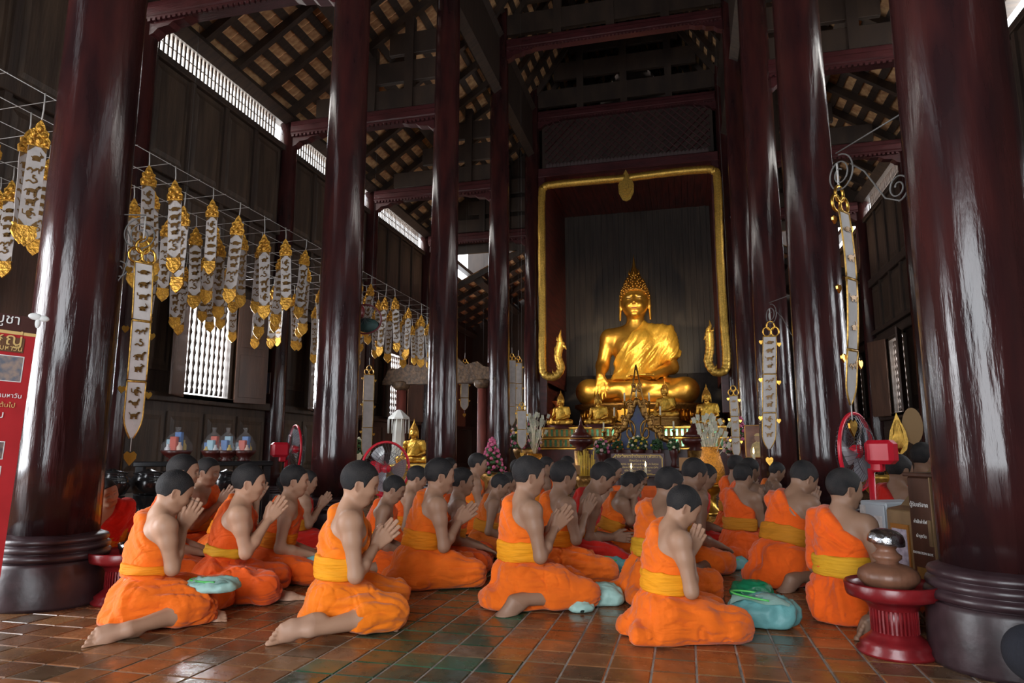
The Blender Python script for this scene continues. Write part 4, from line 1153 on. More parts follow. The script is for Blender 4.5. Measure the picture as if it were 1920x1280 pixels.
    def hf(P):
        ql = P - H.astype(F32)
        lim = np.interp(ql[:, 0], (-.5, -.15, -.02, .12, .30, .45), (-.35, -.30, -.05, .12, .26, .28)).astype(F32)
        return smax(hd(P), (lim - ql[:, 2])*F32(.8), .02)
    v, q, n = surface(hf, H - .55, H + (.55, .55, .95), .032)
    ho = obj('hair', to_mesh('hair', v, q, M_CURL), None, o)
    mb = MB(); pts = []
    order = np.argsort(vnoise(v*50, 2)); keep = []
    cell = {}
    for i in order:
        p = v[i]; k = tuple(np.floor(p/.075).astype(int))
        ok = True
        for a in (-1, 0, 1):
            for b in (-1, 0, 1):
                for c in (-1, 0, 1):
                    for j in cell.get((k[0]+a, k[1]+b, k[2]+c), ()):
                        if ((v[j] - p)**2).sum() < .074**2: ok = False
        if ok: cell.setdefault(k, []).append(i); keep.append(i)
    for i in keep: mb.ball(v[i] + n[i]*.01, .040, 6, 4)
    c = mb.build('curls', M_CURL, ho); c['kind'] = 'stuff'
    fin = MB().lathe([(.16, 0), (.20, .05), (.13, .10), (.15, .15), (.10, .20), (.11, .24), (.06, .32), (.045, .45), (.02, .6), (.002, .74)], 14, Matrix.Translation(H + np.array((-.06, 0, .74))))
    for k in range(6):
        a = k*math.pi/3; fin.tube([H + np.array((-.06 + .12*math.cos(a), .12*math.sin(a), .78)), H + np.array((-.06 + .19*math.cos(a), .19*math.sin(a), .86)), H + np.array((-.06 + .15*math.cos(a), .15*math.sin(a), .99))], [.04, .03, .004], 5)
    fin.build('finial', M_STATUE, o)
    for s in (1, -1):
        MB().ball(H + np.array((.385, s*.155, .055)), (.02, .075, .030)).build('eyelid', M_LID, o)
        MB().ball(H + np.array((.392, s*.155, .008)), (.014, .070, .012)).build('eye', M_EYE, o)
    MB().ball(H + np.array((.435, 0, -.287)), (.016, .085, .016)).build('lips', M_LIPS, o)
    return o
buddha = make_buddha()
YB = 21.0
bp = on_y(1199, 757, YB)
buddha.location = (XC + .02, YB + .35, bp.z); buddha.rotation_euler = (0, 0, -math.pi/2); buddha.scale = (1, 1, 1.04)
tag(buddha, 'giant golden seated Buddha statue draped in gold cloth on the altar', 'statue'); buddha['group'] = 'golden statues'
BZ = bp.z
# smaller statues
def small_buddha(px, py, y, ytop, label, rz=-math.pi/2, robe=None):
    c = copy_tree(buddha); p = on_y(px, py, y); t = on_y(px, ytop, y)
    s = (t.z - p.z)/4.55; c.scale = (s,)*3; c.location = (p.x, p.y, p.z); c.rotation_euler = (0, 0, rz); tag(c, label, 'statue', 'golden statues'); return c, p, s
smalls = [small_buddha(1052, 797, 18.9, 731, 'small golden Buddha at the left end of the altar shelf on a maroon seat', -math.pi/2 - .25),
          small_buddha(1122, 796, 18.9, 731, 'small golden Buddha in front of the giant hand on the right knee', -math.pi/2),
          small_buddha(1248, 782, 19.3, 711, 'small golden Buddha right of the blue carved panel, highest of the four', -math.pi/2 - .25),
          small_buddha(1327, 797, 18.9, 719, 'small golden Buddha at the right end of the altar shelf', -math.pi/2 - .1)]
M_MAROON = mat('altar_maroon', (.085, .014, .010), .35, noise=.4)
M_MOSAIC = mat('green_mirror_mosaic', (.05, .32, .13), .15, .7, noise=.5, nscale=(9, 9, 9), color2=(.35, .50, .30))
M_GOLDDK = mat('old_gold', (.45, .24, .06), .42, .8, noise=.5, nscale=(14, 14, 14), color2=(.22, .10, .03), bump=.01, bscale=(20, 20, 20))
# tiered altar base
altar = empty('altar_table', (XC, 19.6, 0), 0, 'tiered golden altar with bands of green mirror mosaic', 'altar')
ZS = smalls[0][1].z
tiers = [(-2.45, 2.45, -1.55, 0, ZS - .62), (-2.45, 2.45, -1.15, ZS - .62, ZS - .34), (-2.45, 2.45, -.95, ZS - .34, ZS - .06)]
for k, (x0, x1, y0, z0, z1) in enumerate(tiers):
    box_obj('tier', (x0, y0, z0), (x1, 1.0, z1), M_GOLDDK if k else M_MAROON, altar, .02)
    box_obj('gold_rim', (x0 - .03, y0 - .03, z1 - .05), (x1 + .03, y0 + .1, z1), M_GOLD, altar, .008)
    n = 34
    if k:
        tm = MB().box((-.055, -.012, 0), (.055, 0, z1 - z0 - .10), .004)
        tm.v = [(x*(1 - .5*abs(z - .09)/.1), y, z) for x, y, z in tm.v]
        me = tm.mesh('mosaic_tile'); me.materials.append(M_MOSAIC)
        for q in range(n): obj('mosaic_tile', me, None, altar, (x0 + .08 + (x1 - x0 - .16)*(q + .5)/n, y0 - .001, z0 + .03))
box_obj('tier', (-2.3, .0, ZS - .06), (2.3, 3.4, ZS + .02), M_GOLDDK, altar, .02)
ped = empty('lotus_pedestal', (XC, YB + .5, 0), 0, 'golden lotus-petal pedestal under the giant statue', 'pedestal')
mb = MB().lathe([(1.75, ZS), (1.75, ZS + .12), (1.62, ZS + .16), (1.66, BZ - .25), (1.95, BZ - .08), (1.95, BZ + .01)], 40, None, True, True, sx=1.0, sy=.62); mb.build('core', M_GOLDDK, ped)
pet = MB()
pp = [(0, 0), (.16, .06), (.24, .22), (.20, .38), (.08, .50), (0, .60)]
poly = [(x, z) for x, z in pp] + [(-x, z) for x, z in pp[::-1][1:-1]]
MX = Matrix(((1, 0, 0, 0), (0, 0, 1, 0), (0, 1, 0, 0), (0, 0, 0, 1)))
pet.prism(poly, -.05, 0, MX); pin = [(x*.62, .06 + z*.68) for x, z in poly]; pet.prism(pin, -.09, -.05, MX)
pme = pet.mesh('petal'); pme.materials.append(M_GOLD)
for k in range(15):
    a = math.pi + math.pi*(k + .5)/15
    obj('petal', pme, None, ped, (1.72*math.cos(a), 1.08*math.sin(a), ZS + .12), (-.12, 0, a + math.pi/2), (1, 1, (BZ - ZS - .16)/.6))
for (o_, p_, s_), nm in zip(smalls, ('left', 'second', 'third', 'right')):
    mb = MB().lathe([(1.9, 0), (1.9, .18), (1.7, .24), (1.7, .36), (1.9, .42), (1.9, .5)], 20, None, True, True, sx=.62, sy=1)
    sd = mb.build('seat_base', M_MAROON if nm in ('left', 'second') else M_GOLDDK, o_); sd.location = (.25, 0, -.5); 
    if p_.z - .5*s_ > ZS + .02: sd.scale = (1, 1, (p_.z - ZS + .05)/(.5*s_)); sd.location.z = -(p_.z - ZS + .05)/s_

# gold naga frame
YFm = ROW[6] - .30
fr = empty('naga_frame', on_y(1182, 320, YFm), 0, 'golden rope-like serpent frame around the altar alcove', 'frame')
fo = fr.location
def fp(px, py, dy=0): return on_y(px, py, YFm + dy) - fo
def smooth_path(pts, n=6):
    out = []
    P = [pts[0]] + list(pts) + [pts[-1]]
    for i in range(1, len(P) - 2):
        for k in range(n):
            t = k/n; a, b, c, d = P[i-1], P[i], P[i+1], P[i+2]
            out.append(.5*((2*b) + (-a + c)*t + (2*a - 5*b + 4*c - d)*t*t + (-a + 3*b - 3*c + d)*t**3))
    out.append(P[-2]); return out
def rope(pts, r0, scale_amp=.12):
    path = smooth_path(pts, 14); acc = 0; rs = []
    for i, p in enumerate(path):
        if i: acc += (p - path[i-1]).length
        rs.append(r0*(1 + scale_amp*abs(math.sin(acc*26))))
    return MB().tube(path, rs, 10)
for side, V, H in (('left', [(1052, 640), (1046, 668), (1052, 690), (1040, 706), (1022, 702), (1017, 680), (1017, 600), (1016, 480), (1016, 370), (1021, 351), (1040, 346), (1100, 340), (1172, 334)], 1),
                   ('right', [(1330, 622), (1331, 655), (1328, 678), (1340, 697), (1358, 694), (1362, 670), (1357, 600), (1350, 480), (1345, 340), (1338, 320), (1318, 318), (1260, 323), (1180, 333)], 1)):
    body = rope([fp(*p) for p in V], .105)
    n = len(body.v)//10
    body.build('serpent_body', M_GOLDPAINT, fr)
    # crest spikes on the raised neck and head
    hb = MB()
    s = -1 if side == 'left' else 1
    x0, y0 = V[0]
    hb.tube([fp(x0, y0 + 14), fp(x0 - 2, y0 - 4), fp(x0 + 2*s, y0 - 12), fp(x0, y0 - 22)], [.10, .075, .04, .006], 7)
    hb.tube([fp(x0, y0 + 8), fp(x0 - s*7, y0 + 10), fp(x0 - s*10, y0 + 15)], [.07, .05, .012], 6)
    for k in range(7):
        f = k/6; i = int(f*4); (xa, ya), (xb, yb) = V[min(i, 4)], V[min(i + 1, 5)]; t = f*4 - i
        x, y = xa + (xb - xa)*t, ya + (yb - ya)*t
        hb.tube([fp(x + s*2, y), fp(x + s*7, y - 3), fp(x + s*8, y - 9)], [.05, .035, .004], 5)
    hb.build('serpent_head', M_GOLDPAINT, fr)
pl = MB()
leaf = [(0, 0), (.30, .22), (.36, .5), (.28, .72), (.12, .85), (0, .9)]
lp = [(x, -z) for x, z in leaf][::-1]; lp = [(x*.62, (z + .0)) for x, z in [(0, .95), (.2, .72), (.36, .5), (.34, .25), (.18, .05), (0, 0)]]
poly = lp + [(-x, z) for x, z in lp[::-1][1:-1]]
c = fp(1175, 378)
MXc = Matrix.Translation(c) @ MX
pl.prism([(x, z) for x, z in poly], -.06, 0, MXc); pl.prism([(x*.7, .14 + z*.7) for x, z in poly], -.10, -.06, MXc); pl.prism([(x*.35, .30 + z*.35) for x, z in poly], -.14, -.10, MXc)
pl.build('leaf_pendant', M_GOLDPAINT, fr)
# spotlight fixture on the frame column
sp_ = on_y(1372, 412, ROW[6] - .34)
lf = empty('wall_spotlight', sp_, 0, 'small white lamp fixed beside the golden frame', 'lamp')
MB().lathe([(.05, 0), (.10, .03), (.11, .20), (.08, .26), (.02, .28)], 14, Matrix.Rotation(.9, 4, 'Y')).build('shade', mat('lamp_white', (.5, .5, .5), .4), lf)
box_obj('bracket', (.02, -.03, -.12), (.06, .03, .05), mat('lamp_white', (.5, .5, .5)), lf)
for xx, pw in ((XL + .7, 62), (XR - .7, 62)):
    l = bpy.data.lights.new('altar_lamp', 'SPOT'); l.energy = pw*8.5; l.spot_size = math.radians(62); l.spot_blend = .8; l.color = (1, .80, .52); l.shadow_soft_size = .15
    o = bpy.data.objects.new('altar_lamp', l); COL.objects.link(o); o.location = (xx, ROW[5] + 1.2, 4.4)
    o.rotation_euler = (Vector((XC, YB, 4.0)) - o.location).to_track_quat('-Z', 'Y').to_euler()

# blue carved panel with gold scrolls
YP = 17.9
pn = empty('carved_panel', on_y(1197, 842, YP), 0, 'stepped triangular blue panel with gold scrollwork in front of the altar', 'panel')
po = pn.location.copy()
def pp_(px, py): v = on_y(px, py, YP) - po; return (v.x, v.z)
half = [(0, -92), (7, -82), (12, -66), (18, -56), (22, -42), (32, -34), (38, -22), (52, -14), (62, -2), (62, 2)]
kx = (on_y(1260, 800, YP) - on_y(1197, 800, YP)).x/63
out = [(x*kx*1.16, -y*kx) for x, y in half]; poly = [(-x, z) for x, z in out[::-1]] + out[1:]
M_BLUE = mat('blue_mirror', (.010, .020, .13), .45, 0, noise=.6, nscale=(9, 9, 9), color2=(.03, .05, .10))
MB().prism(poly, 0, .05, MX).build('blue_ground', M_BLUE, pn)
edge = [Vector((x, -.02, z)) for x, z in poly]
sc = MB(); sc.tube(smooth_path(edge, 6), .075, 7)
for (x, z) in poly[::1]: sc.ball((x, -.03, z), .085, 8, 5)
sc.build('scroll_border', M_GOLDDK, pn)
def spiral(cx, cz, r, turns, a0, s=1):
    return [Vector((cx + s*r*(1 - t)*math.cos(a0 + turns*6.283*t), -.03, cz + r*(1 - t)*math.sin(a0 + turns*6.283*t))) for t in [k/18*.9 for k in range(19)]]
mb = MB()
for s in (1, -1):
    for cx, cz, r in ((.20, .26, .18), (.55, .20, .15), (.17, .60, .13), (.07, .90, .07), (.36, .42, .08), (.78, .10, .08)):
        mb.tube(spiral(s*cx, cz, r, 1.6, .5, s), .022, 5)
    mb.tube([(s*.05, -.03, .05), (s*.25, -.03, .5), (s*.12, -.03, .85), (0, -.03, 1.25)], .022, 5)
mb.build('scrollwork', M_GOLDDK, pn)
box_obj('foot', (-1.0, -.05, -.6), (1.0, .12, .0), M_MAROON, pn, .01)
pn.location.z = max(po.z, .6); pn.children[-1].scale = (1, 1, pn.location.z/.6)

# maroon prayer sign with gold lettering
YS = 15.2
sg = empty('prayer_sign', on_y(1196, 894, YS), 0, 'maroon board with gold border and Thai prayer lettering below the altar', 'sign')
so = sg.location.copy(); W = (on_y(1247, 870, YS) - on_y(1146, 870, YS)).x; Hh = on_y(1196, 849, YS).z - so.z
box_obj('board', (-W/2, 0, 0), (W/2, .05, Hh), mat('sign_maroon', (.060, .010, .012), .4), sg, .01)
M_SIGNG = mat('sign_gold', (.75, .50, .16), .45, .3)
e = .05
bt = MB().tube([(-W/2+e+.05, -.004, e), (W/2-e-.05, -.004, e), (W/2-e, -.004, e+.05), (W/2-e, -.004, Hh-e-.05), (W/2-e-.05, -.004, Hh-e), (-W/2+e+.05, -.004, Hh-e), (-W/2+e, -.004, Hh-e-.05), (-W/2+e, -.004, e+.05)], .012, 5, True); bt.build('border', M_SIGNG, sg)
for s_, z, size in (('คำไหว้พระเจ้าปันเตา (พันเตา)', .86, .090), ('ตั้งนะโม ๓ จบ', .68, .068), ('พระพุทธะ พุทธบูชา มะหาลาโภ ภะวันตุเม', .54, .058), ('ทีฆัง อัสสะมิมุตตัง พุทโธ เม นะมามะมิหัง', .40, .056), ('สุขัง โหตุเม นะโม พุทธายะ', .27, .058), ('คำแปล ข้าพเจ้าขอนอบน้อมบูชาพระ', .14, .046)):
    lettering(s_, size, M_SIGNG, sg, (0, -.006, z*Hh), (math.pi/2, 0, 0), .002)
for s in (-1, 1): box_obj('leg', (s*W*.4 - .03, .01, -so.z), (s*W*.4 + .03, .06, .02), M_MAROON, sg)
sg.location = so

# candles, vases, flowers, incense
M_WAX = mat('candle_wax', (.80, .72, .52), .5); M_FLAME, t_, b_ = new_mat('candle_flame'); setp(b_, color=(1, .6, .2), emit=(1, .62, .22), estr=14.0); MATS['candle_flame'] = M_FLAME
def candle(px, py, y, h, label, lit=False, zrest=0):
    p = on_y(px, py, y); o = empty('candle', p, 0, label, 'candle', 'altar candles')
    MB().lathe([(.022, 0), (.022, h), (.016, h + .01)], 8).build('wax', M_WAX, o)
    hl = p.z - zrest
    MB().lathe([(.07, -hl), (.07, -hl + .02), (.02, -hl + .06), (.02, -.06), (.05, -.04), (.055, 0)], 10).build('holder', M_GOLD, o)
    if lit: MB().lathe([(.001, h + .01), (.016, h + .04), (.012, h + .07), (.001, h + .12)], 8).build('flame', M_FLAME, o)
    return o
for k, (px, py) in enumerate(((1171, 752), (1193, 744), (1217, 752), (1152, 780), (1238, 778), (1132, 808), (1263, 806))):
    candle(px, py, 18.2, .22, ['unlit cream candle left of the panel top', 'unlit cream candle at the tip of the blue panel', 'unlit cream candle right of the panel top', 'unlit candle on the middle left step of the panel', 'unlit candle on the middle right step of the panel', 'unlit candle low on the left of the panel', 'unlit candle low on the right of the panel'][k], zrest=ZS - .62)
candle(1184, 892, 13.6, .13, 'lit candle in front of the maroon sign, left one', True); candle(1211, 893, 13.6, .17, 'lit candle in front of the maroon sign, right one', True)
candle(1414, 865, 12.5, .12, 'lit candle in front of the framed portrait', True)
M_PINK = mat('petal_pink', (.62, .12, .24), .6, noise=.3); M_PALEPINK = mat('petal_pale', (.75, .45, .45), .6, noise=.2); M_GREEN = mat('leaf_green', (.035, .10, .025), .55, noise=.5); M_YELLOW = mat('petal_yellow', (.85, .55, .06), .6, noise=.3)
M_CREAM = mat('petal_cream', (.8, .72, .5), .6); M_ORANGEF = mat('petal_orange', (.8, .25, .03), .6)
FL = MB()
for k in range(8):
    a = k*math.pi/4; FL.ball((.34*math.cos(a), .34*math.sin(a), .05), (.36, .36, .42), 6, 4)
for k in range(5):
    a = k*1.257 + .3; FL.ball((.2*math.cos(a), .2*math.sin(a), .32), (.3, .3, .42), 6, 4)
FLOWER = {}
def flower_mesh(m):
    if m.name not in FLOWER:
        x = MB(); x.v, x.f, x.sm = list(FL.v), list(FL.f), list(FL.sm); me = x.mesh('blossom'); me.materials.append(m); FLOWER[m.name] = me
    return FLOWER[m.name]
def bouquet(name, px, py, y, w, h, mats, label, n=26, size=.06, shape='cone', vase=M_MAROON, seed=1, vz=.3, rest=.62):
    """flowers piled on a vase; py = bottom of the flower mass"""
    q = random.Random(seed); p = on_y(px, py, y); o = empty(name, p, 0, label, 'flowers', 'altar flowers')
    gm = MB()
    for k in range(40):
        a, z = q.random()*6.28, q.random()**1.2
        rr = w/2*((1 - z*.85) if shape == 'cone' else math.sqrt(max(0, 1 - (z*1.6 - .6)**2)))*.85
        gm.ball((rr*math.cos(a), rr*math.sin(a), z*h*.92), (size*.9, size*.9, size*.7), 5, 4)
    gm.build('leaves', M_GREEN, o)
    for k in range(n):
        z = (k + .5)/n; a = k*2.4
        rr = w/2*((1 - z*.92) if shape == 'cone' else math.sqrt(max(0, 1 - (z*1.5 - .5)**2)))
        m = q.choice(mats)
        obj('blossom', flower_mesh(m), None, o, (rr*math.cos(a), rr*math.sin(a), z*h), ((.9*(1 - z))*math.sin(-a), (.9*(1 - z))*math.cos(a), q.random()), size*(.8 + .4*q.random()))
    if p.z - rest > vz + .01: MB().lathe([(.22*w, rest - p.z), (.22*w, rest - p.z + .03), (.12*w, rest - p.z + .06), (.14*w, -vz + .01)], 14).build('stand', M_GOLDDK, o)
    else: vz = p.z - rest
    MB().lathe([(.20*w, -vz), (.30*w, -vz + .04), (.18*w, -vz*.7), (.34*w, -vz*.3), (.40*w, -.02), (.36*w, .02)], 16).build('vase', vase, o)
    return o
bouquet('lotus_bouquet', 922, 888, 11.2, .50, .58, [M_PINK], 'cone-shaped bouquet of pink lotus buds beside the fourth left column', 54, .048, 'cone', M_GOLDDK, 1, .5, 0)
bouquet('flower_vase', 985, 842, 16.0, .75, .62, [M_PINK, M_PALEPINK, M_PINK, M_CREAM], 'mixed pink and white flowers at the left end of the altar', 34, .065, 'round', M_GOLDDK, 2, .5, 0)
bouquet('flower_vase', 1128, 848, 16.6, .34, .30, [M_PALEPINK, M_PINK], 'pink carnations in a maroon vase left of the sign', 16, .06, 'round', M_MAROON, 3, .5)
bouquet('flower_vase', 1158, 842, 16.8, .26, .24, [M_ORANGEF, M_GREEN], 'small orange flowers in front of the blue panel', 12, .045, 'round', M_MAROON, 4, .4)
bouquet('flower_vase', 1196, 842, 16.8, .46, .30, [M_YELLOW, M_YELLOW, M_CREAM], 'yellow chrysanthemums fanned at the middle of the blue panel', 24, .05, 'round', M_MAROON, 5, .4)
bouquet('flower_vase', 1232, 842, 16.8, .26, .24, [M_YELLOW, M_GREEN], 'small yellow flowers in front of the blue panel', 12, .045, 'round', M_MAROON, 6, .4)
bouquet('flower_vase', 1263, 843, 16.6, .26, .26, [M_CREAM, M_GREEN], 'small cream flowers at the right of the blue panel', 12, .045, 'round', M_MAROON, 7, .4)
bouquet('flower_vase', 1378, 850, 14.6, .42, .32, [M_PALEPINK, M_CREAM], 'round bunch of pale roses left of the framed portrait', 26, .055, 'round', M_MAROON, 8, .4, 0)
bouquet('flower_vase', 1390, 828, 14.2, .30, .46, [M_PINK], 'upright spray of pink flowers above the pale roses', 24, .055, 'cone', M_MAROON, 9, .4, 0)
bouquet('flower_vase', 668, 850, 12.6, .34, .30, [M_GREEN, M_CREAM, M_YELLOW], 'small green plant in a pot beside the second left column', 14, .05, 'round', M_CREAM, 10, .25, 0)
ot = empty('offering_table', (XC, 16.75, 0), 0, 'long low maroon table in front of the blue panel holding flower vases', 'table')
box_obj('top', (-1.7, -.42, .56), (1.7, .42, .62), M_MAROON, ot, .01)
for sx in (-1, 1):
    for sy in (-1, 1): box_obj('leg', (sx*1.6 - .04, sy*.36 - .04, 0), (sx*1.6 + .04, sy*.36 + .04, .56), M_MAROON, ot)
# maroon lidded offering bowls
LIDP = [(.16, 0), (.20, .03), (.12, .10), (.30, .20), (.33, .30), (.30, .34), (.31, .36), (.24, .46), (.15, .52), (.16, .56), (.09, .62), (.05, .72), (.02, .86), (.002, .98)]
for px, lab in ((1090, 'dark maroon lidded offering bowl with a spire, left of the blue panel'), (1303, 'dark maroon lidded offering bowl with a spire, right of the blue panel')):
    p = on_y(px, 846, 17.55); o = empty('lidded_bowl', p, 0, lab, 'bowl', 'lidded bowls')
    MB().lathe([(r, z) for r, z in LIDP[:6]], 20).build('bowl', M_MAROON, o, scale=.95); MB().lathe([(r, z) for r, z in LIDP[6:]], 20).build('lid', M_MAROON, o, scale=.95)
    MB().lathe([(.18, -p.z), (.18, .02)], 10).build('stand', M_GOLDDK, o)
# bundles of yellow incense sticks
inc = empty('incense_bundle', on_y(1098, 892, 13.2), 0, 'bundle of yellow incense candles standing in front of the altar', 'incense')
for k in range(26):
    q = random.Random(k); x, yy = (q.random() - .5)*.30, (q.random() - .5)*.2
    MB().tube([(x, yy, -.1), (x*1.25, yy, .30 + .22*q.random())], .007, 5).build('stick', M_YELLOW, inc)
MB().lathe([(.16, -on_y(1098, 892, 13.2).z), (.16, -.45), (.10, -.35), (.19, -.1), (.2, 0)], 16).build('pot', M_GOLDDK, inc)
# money trees and the golden vase
M_NOTE = mat('bank_note', (.30, .38, .26), .7, noise=.3, nscale=(30, 30, 30), color2=(.48, .36, .31)); M_AMBER = mat('amber_sequins', (.75, .28, .02), .25, .6, noise=.5, nscale=(40, 40, 40), color2=(.45, .16, .02), bump=.01, bscale=(60, 60, 60))
NOTE = MB().box((-.032, -.002, 0), (.032, .002, .10)).mesh('bank_note'); NOTE.materials.append(M_NOTE)
def money_tree(px, py, y, h, n, label, vase, seed):
    q = random.Random(seed); o = empty('money_tree', on_y(px, py, y), 0, label, 'money tree', 'money trees')
    vase(o)
    for k in range(n):
        a = q.random()*6.28; t = .25 + .75*q.random(); rr = h*.45*t*q.random()**.5; z = h*(.35 + .65*q.random())
        st = MB().tube([(rr*.1*math.cos(a), rr*.1*math.sin(a), 0), (rr*.6*math.cos(a), rr*.6*math.sin(a), z*.6), (rr*math.cos(a), rr*math.sin(a), z)], .004, 4).build('stick', M_WAX, o)
        obj('bank_note', NOTE, None, o, (rr*math.cos(a), rr*math.sin(a), z - .04), (q.uniform(-.4, .4), q.uniform(-.5, .5), q.uniform(-.6, .6)))
    return o
money_tree(1002, 850, 14.8, .85, 34, 'sticks holding bank notes at the left end of the altar', lambda o: MB().lathe([(.2, -on_y(1002, 850, 14.8).z), (.2, -.7), (.1, -.5), (.22, -.2), (.16, 0)], 16).build('vase', M_AMBER, o), 3)
money_tree(1333, 868, 11.6, .78, 40, 'sticks holding bank notes in a big amber sequined vase', lambda o: MB().lathe([(.15, -.33), (.19, -.30), (.215, -.2), (.20, -.05), (.15, .12), (.13, .22), (.15, .26)], 22).build('vase', M_AMBER, o), 4)
gp = empty('vase_stand', on_y(1333, 962, 11.6), 0, 'golden pedestal tray carrying the amber vase', 'pedestal')
gp.location.z = 0
zt = on_y(1333, 868, 11.6).z - .33
MB().lathe([(.22, 0), (.20, .05), (.10, .12), (.09, zt*.6), (.20, zt*.85), (.28, zt - .03), (.28, zt - .002)], 20).build('stem', M_GOLD, gp)
# framed royal portrait stands by the fourth right column
M_FRAMEG = mat('frame_gold', (.42, .20, .05), .4, .6)
def framed(name, px, py, y, w, h, label, tilt=.08, ground=(.34, .13, .07), fig=(.85, .62, .26), frame=M_FRAMEG, rz=0, skin=(.45, .26, .16), hair=(.05, .04, .04), p=None):
    p = p or on_y(px, py, y); o = empty(name, p, rz, label, 'picture', 'framed pictures'); t = .035*max(w, h)
    for a, b in (((-w/2, -.02, 0), (w/2, .03, t)), ((-w/2, -.02, h - t), (w/2, .03, h)), ((-w/2, -.02, t), (-w/2 + t, .03, h - t)), ((w/2 - t, -.02, t), (w/2, .03, h - t))):
        box_obj('frame_bar', a, b, frame, o, .004)
    box_obj('picture', (-w/2 + t, 0, t), (w/2 - t, .02, h - t), mat('pic_%s' % label[:24], ground, .35, noise=.5, nscale=(6, 6, 6)), o)
    body = [(-.30*w, t), (-.32*w, .22*h), (-.22*w, .42*h), (-.07*w, .50*h), (.07*w, .50*h), (.22*w, .42*h), (.32*w, .22*h), (.30*w, t)]
    MB().prism(body[::-1], -.004, .001, MX).build('figure', mat('picfig_%s' % label[:24], fig, .5, noise=.4, nscale=(14, 14, 14)), o)
    MB().prism([(.13*w*math.cos(a*.3927), .60*h + .12*h*math.sin(a*.3927)) for a in range(16)], -.006, .001, MX).build('face', mat('picskin_%s' % label[:24], skin, .5), o)
    MB().prism([(.135*w*math.cos(a*.3927), .66*h + .085*h*math.sin(a*.3927)) for a in range(0, 9)], -.008, .001, MX).build('hair', mat('pichair_%s' % label[:24], hair, .5), o)
    return o
framed('framed_portrait', 1423, 858, 13.4, .46, .60, 'gilt-framed portrait of a seated figure in gold robes beside the altar', hair=(.7, .5, .2))
st = box_obj('portrait_table', (-.3, -.15, 0), (.3, .25, on_y(1423, 858, 13.4).z), M_MAROON, None, .02)
st.location = (on_y(1423, 858, 13.4).x, 13.4, 0); tag(st, 'dark maroon table carrying the gilt-framed portrait', 'table')
# orange cushion before the sign
cu = MB().box((-.42, -.2, 0), (.42, .2, .28), .05); c_ = cu.build('kneeling_cushion', mat('cushion_orange', (.80, .12, .012), .8, noise=.2), None, loc=(on_y(1198, 930, 10.6).x, 10.6, .2)); tag(c_, 'plain orange cushion block in the aisle before the maroon sign', 'cushion')
b_ = box_obj('low_bench', (-.46, -.24, 0), (.46, .24, .20), M_MAROON, None, .02); b_.location = (c_.location.x, 10.6, 0); tag(b_, 'low dark bench under the orange cushion', 'bench')

ob_ = on_y(1024, 796, 19.2); MBo = MB().ball((0, 0, .30), (.34, .26, .30), 16, 10).lathe([(.10, .55), (.05, .66), (.16, .78), (.10, .80)], 12)
w_ = MBo.build('cloth_bundle', mat('bundle_orange', (.75, .13, .02), .6, noise=.3, bump=.01, bscale=(9, 9, 9)), None, loc=(ob_.x + .22, 19.75, ZS - .06)); tag(w_, 'tied orange cloth bundle behind the leftmost small statue', 'bundle')
for px, py, w, h, lab in ((1066, 889, .42, .16, 'plain tan card sign left of the yellow incense'), (1293, 882, .34, .22, 'plain tan card sign left of the amber vase')):
    p = on_y(px, py, 12.3); o = empty('card_sign', (p.x, p.y, 0), 0, lab, 'sign', 'card signs'); M_CARD = mat('tan_card', (.42, .22, .09), .7, noise=.2)
    box_obj('card', (-w/2, -.006, p.z), (w/2, .006, p.z + h), M_CARD, o); MB().lathe([(.12, 0), (.12, .02), (.012, .03), (.012, p.z + .02)], 12, Matrix.Translation((0, .02, 0))).build('stand', M_GOLDDK, o)
# ================================================================== HANGING ZODIAC BANNERS
M_CLOTHW = mat('banner_white', (.52, .48, .46), .8, noise=.18, nscale=(9, 9, 9), bump=.003, bscale=(30, 30, 10))
M_FOIL = mat('banner_gold_foil', (.72, .38, .055), .34, .75, noise=.5, nscale=(22, 22, 22), color2=(.40, .19, .03), bump=.012, bscale=(38, 38, 38))
M_MOTIF = mat('banner_motif', (.20, .10, .022), .40, .5, noise=.4, nscale=(30, 30, 30))
M_STRING = mat('white_string', (.40, .38, .36), .7); M_WIRE = mat('grey_wire', (.10, .095, .09), .5)
def blob(parts):
    """flat silhouette from ellipses and strokes in the XZ plane"""
    mb = MB()
    for p in parts:
        if p[0] == 'e':
            _, x, z, rx, rz = p; mb.prism([(x + rx*math.cos(a*.5236), z + rz*math.sin(a*.5236)) for a in range(12)], -.004, 0, MX)
        else:
            _, pts, w = p
            for (xa, za), (xb, zb) in zip(pts, pts[1:]):
                dx, dz = xb - xa, zb - za; L = math.hypot(dx, dz) or 1; nx, nz = -dz/L*w, dx/L*w
                mb.prism([(xa + nx, za + nz), (xa - nx, za - nz), (xb - nx, zb - nz), (xb + nx, zb + nz)], -.004, 0, MX)
    me = mb.mesh('animal_motif'); me.materials.append(M_MOTIF); return me
def quad(bl=.30, bh=.15, legs=.24, neck=(.28, .18), head=(.38, .26, .10, .08), tail=((-.28, .08), (-.40, .0)), horn=None, w=.035):
    p = [('e', 0, .05, bl, bh), ('e', head[0], head[1], head[2], head[3]), ('l', [(bl*.7, .08), neck, (head[0], head[1])], .07), ('l', list(tail), w*.7)]
    for x in (-bl*.75, -bl*.45, bl*.45, bl*.75): p.append(('l', [(x, 0), (x*1.05, -legs)], w))
    if horn: p.append(('l', horn, .022))
    return p
